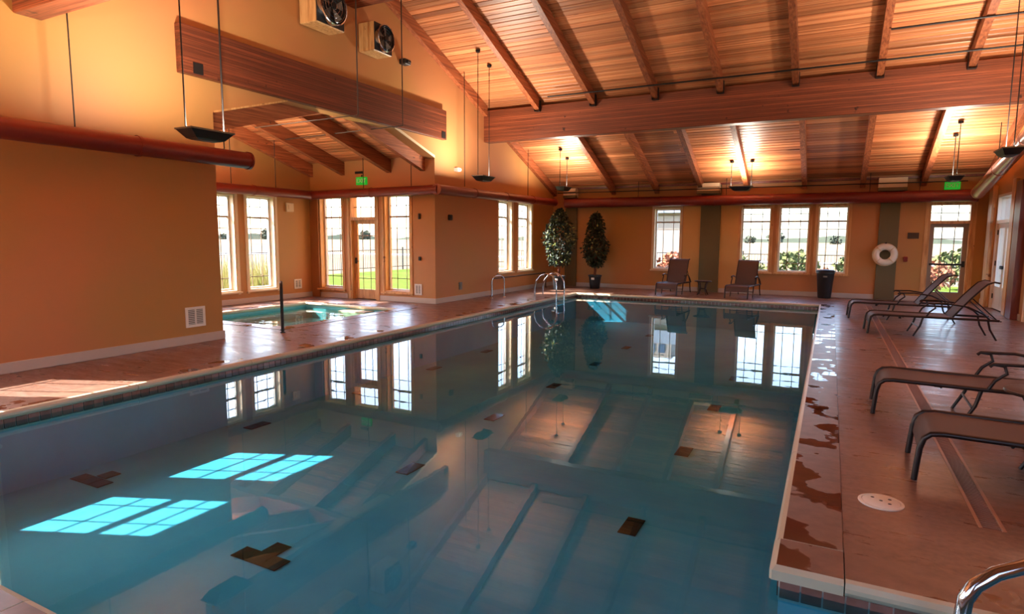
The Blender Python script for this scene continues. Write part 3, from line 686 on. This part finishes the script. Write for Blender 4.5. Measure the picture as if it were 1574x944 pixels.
def vent(f, u, z, w, h, label, wallname=None):
    e = empty('air_vent', f(u, 0, z), label=label, cat='vent'); o = Vector(f(u, 0, z)); g = lambda a, b, c: tuple(Vector(f(u+a, b, z+c))-o)
    m = MB(g); t = .04; m.box(-w, -w+t, -.015, 0, -h, h); m.box(w-t, w, -.015, 0, -h, h); m.box(-w+t, w-t, -.015, 0, -h, -h+t); m.box(-w+t, w-t, -.015, 0, h-t, h); m.box(-.012, .012, -.015, 0, -h+t, h-t)
    m.build('frame', M['white'], e)
    m = MB(g); m.box(-w+t, w-t, -.003, 0, -h+t, h-t); m.build('backing', M['grey'], e)
    k = -h+t+.01
    while k < h-t-.01:
        m = MB(g); m.box(-w+t, w-t, -.012, -.004, k, k+.008); m.build('louvre', M['white'], e); k += .028
vent(fmap('left'), 6.64-.0 if 0 else 6.12, .41, .165, .155, 'white square vent low on the left wall above its baseboard')
vent(fmap('aleft'), 12.1, .38, .13, .13, 'white vent beside the window on the left wall of the spa alcove')
vent(fmap('aback'), -9.2, .34, .11, .14, 'white vent right of the windows on the back wall of the spa alcove')
def plate(f, u, z, w, h, d, mat, name, label, cat, group=None, round_=False):
    o0 = Vector(f(u, 0, z)); g = lambda a, b, c: tuple(Vector(f(u+a, b, z+c))-o0)
    m = MB(g); m.bbox(-w, w, -d, 0, -h, h, min(w, h, d)*.25); m.bbox(-w*.5, w*.5, -d*1.3, -d, -h*.5, h*.5, min(w, h, d)*.1)
    o = m.build(name, M[mat]); o.location = o0; return tag(o, label, cat, group)
plate(fmap('aleft'), 11.88, 2.42, .12, .12, .05, 'cream', 'wall_speaker', 'small cream wall speaker under the duct in the spa alcove', 'speaker')
plate(fmap('aback'), -9.14, 2.17, .03, .07, .03, 'iron', 'wall_switch', 'small dark switch high on the alcove back wall strip', 'switch')
plate(fmap('aback'), -9.14, 1.12, .03, .05, .03, 'iron', 'wall_switch', 'small dark switch at hand height on the alcove back wall strip', 'switch')
plate(fmap('left'), 13.3, 2.16, .07, .07, .05, 'iron', 'wall_sensor', 'dark round sensor on the pier wall right of the alcove corner', 'sensor')
plate(fmap('left'), 13.8, .38, .07, .10, .02, 'grey', 'outlet_cover', 'grey outlet cover low on the pier wall', 'outlet')
plate(fmap('left'), 13.6, 3.38, .08, .05, .12, 'white', 'emergency_light', 'small white emergency light above the duct on the pier wall', 'lamp')
plate(fmap('left'), 11.42, 5.5, .10, .06, .16, 'plastic', 'floodlight', 'small dark floodlight on the gable right of the fans', 'lamp')
plate(fmap('far'), 1.96, 1.77, .13, .08, .02, 'bronze', 'wall_sign', 'small dark rectangular sign on the far wall left of the glass door', 'sign')
plate(fmap('far'), 1.82, 1.13, .05, .07, .05, 'red', 'fire_alarm', 'small red pull box on the far wall right of the life ring', 'alarm')
plate(fmap('right'), 12.3, 2.5, .07, .05, .07, 'iron', 'wall_sensor', 'dark sensor high on the right wall', 'sensor')
def exit_sign(x, y, z, label):
    e = empty('exit_sign', (x, y, z), label=label, cat='sign', group=None)
    m = MB(); m.bbox(-.17, .17, -.02, .03, -.1, .1, .006); m.build('housing', M['green'], e)
    text_mesh('lettering', 'EXIT', .15, M['white'], e, (0, -.023, 0), (math.pi/2, 0, 0))
    m = MB(); m.box(-.01, .01, 0, .02, .1, .16); m.build('bracket', M['iron'], e)
exit_sign(-10.95, AY1-.03, 3.1, 'green exit sign above the glass door of the spa alcove')
exit_sign(2.74, YF-.03, 3.08, 'green exit sign above the far right glass door')
m = MB(); m.box(-.12, .12, -.03, 0, -.03, .03); o = m.build('sprinkler_arm', M['iron']); o.location = (-11.05, AY1, 3.32); tag(o, 'dark bracket above the alcove exit sign', 'bracket')
for x, z, w_, h_, lb in ((-3.42, 3.16, .33, .15, 'tan box grille hanging between duct and rafters left of the middle lamp'), (1.38, 3.12, .33, .17, 'tan box grille above the life ring'), (-7.95, 3.14, .22, .15, 'tan box grille in the far left corner above the trees')):
    e = empty('duct_grille', (x, YF-.22, z+.03), label=lb, cat='vent'); m = MB(); m.bbox(-w_, w_, -.12, .13, -h_, h_, .01); m.build('housing', M['cream'], e)
    m = MB(); m.box(-w_*1.02, w_*1.02, -.14, .02, -h_*1.08, -h_*.55); m.build('lower_band', M['olive'], e)
    m = MB(); m.box(-w_, w_, -.128, -.12, h_*.1, h_*.2); m.build('slot', M['iron'], e)
# life ring
e = empty('life_ring', (1.32, YF-.20, 1.25), label='white ring buoy hung on the olive pilaster of the far wall', cat='life ring')
m = MB(); m.tube([(.215*math.cos(a*math.pi/16), 0, .215*math.sin(a*math.pi/16)) for a in range(32)], .085, 12, closed=True); m.build('ring', M['ring'], e)
for k in range(4):
    a = math.pi/4+k*math.pi/2; m = MB(); c = Vector((.215*math.cos(a), 0, .215*math.sin(a))); r_ = Vector((math.cos(a), 0, math.sin(a)))
    t = Vector((-math.sin(a), 0, math.cos(a)))
    pts = [c+r_*.088*math.cos(b*math.pi/8)+Vector((0, 1, 0))*.088*math.sin(b*math.pi/8) for b in range(16)]
    m.tube(pts, .012, 5, closed=True); m.build('strap', M['cream'], e)
m = MB(); m.tube([(.305*math.cos(a*math.pi/12), -.03, .305*math.sin(a*math.pi/12)) for a in range(24)], .008, 5, closed=True); m.build('rope', M['cream'], e)
m = MB(); m.box(-.02, .02, -.1, .05, .30, .34); m.build('hook', M['iron'], e)

# sprinkler pipes
def pipe(label, paths, r=.018, mat='iron'):
    e = empty('pipe', paths[0][0], label=label, cat='pipe'); o0 = Vector(paths[0][0])
    for pth in paths: m = MB(); m.tube([Vector(p)-o0 for p in pth], r, 8); m.build('pipe_run', M[mat], e)
z1 = roof(14.45)-.30
pipe('long thin sprinkler pipe under the rafters above the main beam', [[(-6.5, 14.45, z1), (XR-.15, 14.45, z1)]])
z2 = roof(13.6)-.30
pipe('thin pipe higher up the ceiling at the right', [[(.75, 13.6, z2), (XR-.15, 13.6, z2)]])
pipe('thin pipe along the top of the far wall', [[(XL+.35, 19.45, 3.16), (3.0, 19.45, 3.16)]], .014)
pipe('bent rod dropping past the header and reaching into the alcove, left one', [[(-8.25, 9.45, rz(9.4)), (-8.25, 9.45, 3.99), (-11.1, 9.45, 3.97)]], .014, 'bronze')
pipe('bent rod dropping past the header and reaching into the alcove, right one', [[(-8.12, 10.68, rz(10.68)), (-8.12, 10.68, 3.98), (-11.75, 10.68, 3.92)]], .014, 'bronze')

# ------------------------------------------------------------------ rails
def rail(name, label, cat, loc, parts, rz_=0, mat='chrome', r=.022):
    e = empty(name, loc, rz_, label, cat)
    for pth in parts: m = MB(); m.tube(pth, r, 12); m.build('tube', M[mat], e)
    for pth in parts:
        for p in (pth[0], pth[-1]):
            if abs(p[2]) < .02: m = MB(); m.lathe([(.045, 0), (.04, .015), (.025, .02)], p[0], p[1], 0, 12); m.build('base_flange', M[mat], e)
    return e
def loop(x0, x1, h, r, y=0):
    return [(x0, y, 0), (x0, y, h-r)]+[(x0+r-r*math.cos(math.radians(a)), y, h-r+r*math.sin(math.radians(a))) for a in range(15, 91, 15)]+[(x1-r+r*math.sin(math.radians(a)), y, h-r+r*math.cos(math.radians(a))) for a in range(0, 91, 15)]+[(x1, y, 0)]
rail('grab_rail', 'dark upright grab rail at the near corner of the spa', 'rail', (-8.33, 7.50, 0), [loop(0, .32, .86, .14)], math.atan2(.66, -.74), 'iron', .026)
# pool ladder: two figure hoops at the far left pool edge
e = empty('pool_ladder', (PX0, 16.0, 0), label='pair of curved chrome ladder hoops at the far left pool edge', cat='ladder')
for y in (-.28, .28):
    pth = [(-.55, y, 0), (-.56, y, .25), (-.50, y, .45), (-.36, y, .60), (-.18, y, .66), (0, y, .60), (.10, y, .42), (.12, y, .15), (.10, y, -.3), (.10, y, -.55)]
    m = MB(); m.tube(pth, .021, 12); m.build('hoop', M['chrome'], e)
for z in (-.22, -.45):
    m = MB(); m.box(.05, .15, -.26, .26, z-.012, z+.012); m.build('tread', M['chrome'], e)
rail('hand_rail', 'slim chrome rail hoop standing before the left wall near its windows', 'rail', (-8.25, 14.75, 0), [loop(0, .45, .6, .15), ], 1.2, 'chrome', .018)
rail('wall_rail', 'long low rail running under the left wall windows', 'rail', (-8.45, 15.1, 0), [[(0, 0, 0), (0, 0, .44), (0, .1, .5), (0, 3.6, .5), (0, 3.7, .44), (0, 3.7, 0)]], 0, 'bronze', .02)
# near right handrail
e = rail('stair_handrail', 'thick chrome handrail rising at the bottom right corner of the picture', 'rail', (.60, 3.42, 0),
     [[(-.04, -.47, -.8), (-.04, -.47, .1), (-.03, -.46, .19), (0, -.45, .25), (.07, -.42, .305), (.18, -.39, .355), (.5, -.27, .45), (.85, .1, .5), (.93, .4, .46), (.96, .55, .3), (.96, .6, 0)]], 0, 'chrome', .03)

# skimmer lid
e = empty('skimmer_lid', (.37, 4.38, 0), label='round white skimmer lid set in the brown deck', cat='lid')
m = MB(); m.lathe([(.128, 0), (.128, .006), (.12, .010), (.108, .010), (.106, .004)], 0, 0, 0, 40); m.build('ring', M['ring'], e)
m = MB(); m.lathe([(.105, .002), (.105, .009), (.100, .012)], 0, 0, 0, 40); m.build('cover', M['ring'], e)
for x, y in ((0, 0), (.045, -.035), (-.045, .04), (0.05, .04)):
    m = MB(); m.lathe([(.011, .011), (.010, .0135)], x, y, 0, 12); m.build('finger_hole', M['iron'], e)

# ------------------------------------------------------------------ loungers
def chaise_proto(back, arms=True):
    e = empty('chaise_lounge', (0, 0, 0)); W = .62; zs = .35; hx = 1.22
    ca, sa = math.cos(back), math.sin(back); BL = .80
    bp = [(hx+ca*t, zs+sa*t+.03*math.sin(math.pi*t/BL)) for t in (0, .2, .4, .6, .72)]+[(hx+ca*.80+.04, zs+sa*.78), (hx+ca*.80+.12, zs+sa*.76)]
    def sheet(pts, name, w):
        m = MB(); t = .008; n = len(pts); vs = []
        for x, z in pts: vs += [(x, -w/2, z), (x, w/2, z), (x, -w/2, z-t), (x, w/2, z-t)]
        fs = []
        for i in range(n-1):
            a, b = i*4, i*4+4; fs += [(a, a+1, b+1, b), (a+2, b+2, b+3, a+3), (a, b, b+2, a+2), (a+1, a+3, b+3, b+1)]
        fs += [(0, 2, 3, 1), (n*4-4, n*4-3, n*4-1, n*4-2)]
        m.add(vs, fs, 0, True); return m.build(name, M['sling'], e)
    foot = [(.0, zs-.16), (.008, zs-.09), (.03, zs-.04), (.07, zs-.01), (.13, zs)]
    sheet(foot+[(.5, zs-.012), (.9, zs-.012), (hx-.02, zs)], 'seat_sling', W-.04); sheet(bp, 'back_sling', W-.06)
    for s in (-1, 1):
        y = s*W/2
        m = MB(); m.tube([(-.02, y, 0), (-.01, y, .12), (.0, y, zs-.12), (.02, y, zs-.05), (.06, y, zs-.015), (.13, y, zs-.005), (.6, y, zs-.01), (hx+.64, y, zs-.02)], .020, 8); m.build('side_rail', M['frame'], e)
        m = MB(); m.tube([(hx-.42, y, zs), (hx-.46, y, .18), (hx-.55, y, 0)], [.017, .016, .014], 8); m.build('leg', M['frame'], e)
        m = MB(); m.tube([(hx+.48, y, zs), (hx+.52, y, .18), (hx+.62, y, 0)], [.017, .016, .014], 8); m.build('leg', M['frame'], e)
        m = MB(); m.tube([(x, y*.93, z) for x, z in bp], .015, 8); m.build('back_rail', M['frame'], e)
        if arms:
            yy = y*1.06
            m = MB(); m.tube([(hx-.38, yy, zs), (hx-.34, yy, zs+.08), (hx-.26, yy, zs+.15), (hx-.28, yy, zs+.215), (hx-.36, yy, zs+.225), (hx-.385, yy, zs+.20)], .015, 8); m.build('arm_scroll', M['frame'], e)
            m = MB(); m.tube([(hx-.36, yy, zs+.225), (hx-.1, yy, zs+.235), (hx+.2, yy, zs+.19), (hx+.42, yy, zs+.08), (hx+.5, yy, zs)], .015, 8); m.build('armrest', M['frame'], e)
        m = MB(); k = min(.5, .5); m.tube([(hx+ca*.42, y*.9, zs+sa*.42), (hx+.62, y*.9, zs-.02)], .010, 6); m.build('recline_strut', M['frame'], e)
    for x, zz in ((.5, zs-.03), (hx-.03, zs-.03), (hx+.66, zs-.03), (hx-.48, .16)):
        m = MB(); m.tube([(x, -W/2, zz), (x, W/2, zz)], .011, 6); m.build('crossbar', M['frame'], e)
    m = MB(); m.box(.48, .52, -.02, .02, zs-.09, zs-.02); m.build('center_foot', M['frame'], e)
    return e
def place(e, x, y, rz_, label, grp): e.location = (x, y, 0); e.rotation_euler.z = rz_; return tag(e, label, 'lounger', grp)
p1 = chaise_proto(math.radians(52))
place(p1, .66, 12.82, math.radians(3), 'brown sling lounger with raised back, nearer of the two by the far door', 'loungers on the right deck')
place(copy_tree(p1), .42, 15.05, math.radians(2), 'brown sling lounger with raised back, farther of the two by the far door', 'loungers on the right deck')
p3 = chaise_proto(math.radians(24))
place(p3, .47, 6.98, math.radians(-2), 'brown sling lounger with scrolled arms behind the round table at the right edge', 'loungers on the right deck')
place(copy_tree(p3), .63, 5.24, math.radians(-2), 'nearest brown sling lounger, cut off by the right edge of the picture', 'loungers on the right deck')
p5 = chaise_proto(math.radians(62))
place(p5, -4.22, 17.98, math.radians(86), 'brown sling lounger facing the pool below the single far window', 'loungers against the far wall')
c5 = place(copy_tree(p5), -2.28, 18.02, math.radians(83), 'brown sling lounger facing the pool left of the triple far windows', 'loungers against the far wall')
for o in (p5, c5): o.scale = (.80, 1, 1)

def side_table(x, y, h, r, label, mat='frame'):
    e = empty('side_table', (x, y, 0), label=label, cat='table')
    m = MB(); m.lathe([(r*.97, h-.02), (r, h-.012), (r, h-.004), (r*.985, h)], 0, 0, 0, 32); m.build('table_top', M['sling'] if mat == 'frame' else M['frame'], e)
    m = MB(); m.tube([(r*.99*math.cos(a*math.pi/16), r*.99*math.sin(a*math.pi/16), h-.012) for a in range(32)], .014, 6, closed=True); m.build('rim', M['frame'], e)
    for k in range(4):
        a = math.pi/4+k*math.pi/2; c, s = math.cos(a), math.sin(a)
        m = MB(); m.tube([(c*r*.75, s*r*.75, h-.02), (c*r*.55, s*r*.55, h*.75), (c*r*.42, s*r*.42, h*.45), (c*r*.6, s*r*.6, h*.15), (c*r*.78, s*r*.78, 0)], .014, 8); m.build('leg', M['frame'], e)
    m = MB(); m.tube([(r*.42*math.cos(a*math.pi/8), r*.42*math.sin(a*math.pi/8), h*.45) for a in range(16)], .010, 6, closed=True); m.build('stretcher_ring', M['frame'], e)
side_table(1.60, 6.22, .45, .27, 'round dark side table between the two nearest loungers')
side_table(-3.32, 18.75, .42, .24, 'small dark side table between the two loungers by the far wall')

# trash can
e = empty('trash_can', (-.10, 19.5, 0), label='black tapered trash can under the right window of the far wall', cat='trash can')
m = MB(); m.lathe([(.16, 0), (.17, .02), (.225, .68), (.235, .70), (.235, .74), (.225, .75)], 0, 0, 0, 24); m.build('bin', M['plastic'], e)
m = MB(); m.lathe([(.24, .75), (.245, .77), (.22, .80), (.0, .815)], 0, 0, 0, 24); m.build('lid', M['plastic'], e)
m = MB(); m.box(-.05, .05, -.225, -.215, .60, .64); m.build('badge', M['grey'], e)

# potted trees
def ficus(x, y, top, crown_r, z0, label, seed, pale):
    rnd = random.Random(seed)
    e = empty('potted_tree', (x, y, 0), label=label, cat='plant')
    m = MB(); m.lathe([(.15, 0), (.16, .02), (.20, .40), (.225, .41), (.225, .45), (.20, .45), (.19, .40), (0.0, .40)], 0, 0, 0, 24, cap=False); p = m.build('pot', M['plastic'], e)
    m = MB(); m.lathe([(.19, .395), (0.0, .40)], 0, 0, 0, 16, cap=False); m.build('soil', M['soil'], e)
    m = MB(); m.bbox(-.05, .05, -.215, -.20, .30, .37, .004); m.build('tag', M['white'], p)
    for k in range(3):
        m = MB(); m.tube([(.03*math.cos(k*2.1+t*1.1), .03*math.sin(k*2.1+t*1.1), .38+t*.1) for t in range(int((z0-.1)/.1)+3)], .018, 6); m.build('trunk', M['trunk'], e)
    br = MB()
    for k in range(9):
        a = rnd.uniform(0, 6.28); zz = rnd.uniform(z0, top-.5); br.tube([(0, 0, zz-.2), (crown_r*.4*math.cos(a), crown_r*.4*math.sin(a), zz+.1), (crown_r*.75*math.cos(a), crown_r*.75*math.sin(a), zz+.3)], [.012, .008, .004], 5)
    br.build('branch', M['trunk'], e)
    A, B = MB(), MB(); H_ = top-z0
    for k in range(2600):
        t = rnd.random(); prof = (math.sin(math.pi*min(1, t*.86+.13)))**.6*(1-.12*t)*(1+.16*math.sin(9*t+seed)); r_ = crown_r*prof*(rnd.random()**.4); a = rnd.uniform(0, 6.283)
        c = Vector((r_*math.cos(a), r_*math.sin(a), z0+H_*t)); l = rnd.uniform(.08, .14); w_ = l*.24
        d = Vector((rnd.gauss(0, 1), rnd.gauss(0, 1), rnd.gauss(-.6, .6))).normalized(); s = d.cross(Vector((rnd.gauss(0, 1), rnd.gauss(0, 1), rnd.gauss(0, 1)))).normalized()*w_
        mb = B if rnd.random() < pale else A
        mb.add([c, c+d*l*.5+s, c+d*l, c+d*l*.5-s], [(0, 1, 2, 3)])
    tag(A.build('foliage', M['leaf'], e), kind='stuff'); tag(B.build('pale_foliage', M['leafpale'], e), kind='stuff')
ficus(-7.72, 18.2, 2.58, .52, .80, 'wider potted ficus in the far left corner behind the ladder', 3, .12)
ficus(-6.88, 19.27, 2.48, .40, .75, 'narrower potted ficus in a black pot right of its twin', 5, .03)

# depth marks on coping face
text_mesh('depth_mark', '3 FT', .055, M['white'], pool, (PX0+.052, 10.85, -.035), (math.pi/2, 0, math.pi/2))
text_mesh('depth_mark', '3 FT', .055, M['white'], pool, (-3.9, PY1-.052, -.035), (math.pi/2, 0, 0))

# ------------------------------------------------------------------ outside
m = MB()
for a, b, c, d in ((-900, -13, -500, 1200), (3.8, 600, -500, 1200), (-13, 3.8, -500, -.6), (-13, 3.8, 20.1, 1200), (-13, -8.9, 12.9, 20.1), (-13, -8.9, -.6, 6.4)):
    m.add([(a, c, -.25), (b, c, -.25), (b, d, -.25), (a, d, -.25)], [(0, 1, 2, 3)])
tag(m.build('ground', M['field']), kind='structure')
m = MB(); m.box(-22, 12, 20.4, 30, -.26, -.20); m.box(-24, -13.2, 4, 20.4, -.26, -.20); m.box(-13.2, -9.1, 13.2, 20.4, -.26, -.20)
tag(m.build('lawn', M['lawn']), 'strip of green lawn outside the windows', 'lawn', kind='stuff')
m = MB(); m.box(-12, 8, 20.25, 22.3, -.26, -.12); m.box(-11.9, -10.1, 12.95, 16, -.26, -.12); tag(m.build('patio', M['concrete']), kind='structure')
m = MB(); m.box(-60, 40, 52, 56, -.26, -.18); m.box(-60, -54, -40, 52, -.26, -.18); tag(m.build('path', M['concrete']), kind='structure')
# dry reeds by the alcove
rnd = random.Random(4)
m = MB()
for k in range(1600):
    x, y = rnd.uniform(-20, -16), rnd.uniform(5, 16); h = rnd.uniform(.5, 1.1); a = rnd.uniform(-.25, .25); b = rnd.uniform(-.25, .25); w_ = .03
    m.add([(x-w_, y, -.2), (x+w_, y, -.2), (x+a, y+b, h)], [(0, 1, 2)])
tag(m.build('tall_grass', M['reed']), 'tall dry grass outside the spa alcove windows', 'grass', kind='stuff')
def blob(name, loc, r, mat, label, cat, grp, trunk=0, seed=1, n=260, leaf=.16, sz=1):
    rnd = random.Random(seed); e = empty(name, loc, label=label, cat=cat, group=grp); m = MB()
    for k in range(n):
        v = Vector((rnd.gauss(0, 1), rnd.gauss(0, 1), rnd.gauss(0, 1))).normalized()*(rnd.random()**.35); c = Vector((v.x*r, v.y*r, v.z*r*sz+r*sz*1.12+trunk))
        l = leaf*r*rnd.uniform(.6, 1.3); d = Vector((rnd.gauss(0, 1), rnd.gauss(0, 1), rnd.gauss(0, 1))).normalized(); s = d.orthogonal().normalized()*l*.5
        m.add([c-d*l*.5, c+s, c+d*l*.5, c-s], [(0, 1, 2, 3)])
    tag(m.build('foliage', mat, e), kind='stuff')
    m = MB(); m.tube([(0, 0, 0), (0, 0, trunk+r*sz)], [.06*r+.02, .03*r+.01], 6); m.build('trunk', M['trunk'], e)
rnd = random.Random(11)
for k in range(14):
    blob('distant_tree', (-330+rnd.uniform(-20, 20), 100+k*21+rnd.uniform(-8, 8), -1.8), rnd.uniform(2.5, 4.5), M['farleaf'], 'small dark tree on the horizon beyond the alcove windows', 'tree', 'distant trees on the horizon', 0, k, 160, .4)
for k in range(10):
    blob('distant_tree', (-120+k*17+rnd.uniform(-5, 5), 300+rnd.uniform(-12, 12), -1.6), rnd.uniform(2.0, 3.6), M['farleaf'], 'small dark tree on the horizon beyond the far windows', 'tree', 'distant trees behind the far wall', 0, 40+k, 160, .4)
for k, (x, y, r, mt) in enumerate([(-7.2, 25, .9, 'redshrub'), (-5.8, 26, .8, 'redshrub'), (-3.8, 27, .9, 'shrub'), (-2.6, 25.5, .6, 'shrub'), (-1.3, 28, .9, 'shrub'), (-.2, 25.6, .5, 'redshrub'), (.9, 26.5, .85, 'shrub'), (1.9, 28, .8, 'redshrub'), (3.2, 26, .7, 'redshrub'), (4.4, 28, 1.0, 'shrub')]):
    lb = {'redshrub': 'rust red shrub outside, seen through ', 'shrub': 'grey green shrub outside, seen through '}[mt]+('the single far window, left one', 'the single far window, right one', 'the left triple window, left one',
         'the left triple window, right one', 'the middle triple window, left one', 'the middle triple window, right one', 'the right triple window, left one', 'the right triple window, right one', 'the far glass door', 'the far glass door edge, rightmost')[k]
    blob('shrub', (x, y, -.19), r, M[mt], lb, 'shrub', mt == 'shrub' and 'green shrubs outside' or 'red shrubs outside', 0, 70+k, 420, .22, .75)
# neighbouring building seen through the single far window
e = empty('neighbour_building', (-9.3, 33, -.2), label='pale building with a row of small dark windows seen through the single far window', cat='building')
m = MB(); m.box(-4, 3, 0, 6, 0, 3.2); m.build('wall', M['siding'], e)
m = MB(); m.prism([(-4.4, 3.2), (3.4, 3.2), (2.2, 3.9), (-3.2, 3.9)], 'y', -.4, 6.4); m.build('roof', M['roofgrey'], e)
m = MB(); m.box(-2.4, 1.8, .6, 5.4, 3.9, 4.9); m.build('clerestory_wall', M['siding'], e)
for k in range(7): m = MB(); m.box(-2.2+k*.55, -1.85+k*.55, .56, .6, 4.15, 4.6); m.build('window', M['darkpane'], e)
# low tree line on the horizon
rnd = random.Random(21)
def ridge(a, b, name):
    m = MB(); n = 90; d = Vector(b)-Vector(a); hs = [1.2+2.2*abs(math.sin(i*.21))+rnd.uniform(0, .9) for i in range(n+1)]; w_ = Vector((-d.y, d.x, 0)).normalized()*25
    vs = []
    for i in range(n+1):
        p = Vector(a)+d*i/n; vs += [p, p+Vector((0, 0, hs[i]))+w_*.5, p+w_]
    m.add(vs, [f for i in range(n) for f in ((i*3, i*3+3, i*3+4, i*3+1), (i*3+1, i*3+4, i*3+5, i*3+2))]); tag(m.build(name, M['farleaf']), kind='structure')
ridge((-380, -60, -.25), (-330, 420, -.25), 'horizon_ridge'); ridge((-330, 420, -.25), (260, 380, -.25), 'horizon_ridge')
# iron fence
def fence(x0, y0, x1, y1, label):
    e = empty('iron_fence', (x0, y0, -.2), label=label, cat='fence'); d = Vector((x1-x0, y1-y0, 0)); n = int(d.length/2.2)
    for i in range(n+1):
        p = d*i/n; m = MB(); m.box(p.x-.03, p.x+.03, p.y-.03, p.y+.03, 0, 1.3); m.build('post', M['iron'], e)
    for z in (.2, 1.15): m = MB(); m.tube([(0, 0, z), (d.x, d.y, z)], .018, 4); m.build('rail', M['iron'], e)
    m = MB(); k = int(d.length/.14)
    for i in range(k): p = d*i/k; m.box(p.x-.006, p.x+.006, p.y-.006, p.y+.006, .2, 1.15)
    tag(m.build('pickets', M['iron'], e), kind='stuff')
fence(-22, 31.2, 10, 31.2, 'thin dark iron fence outside beyond the far windows')
fence(-22, 4, -22, 31, 'thin dark iron fence outside beyond the spa alcove')
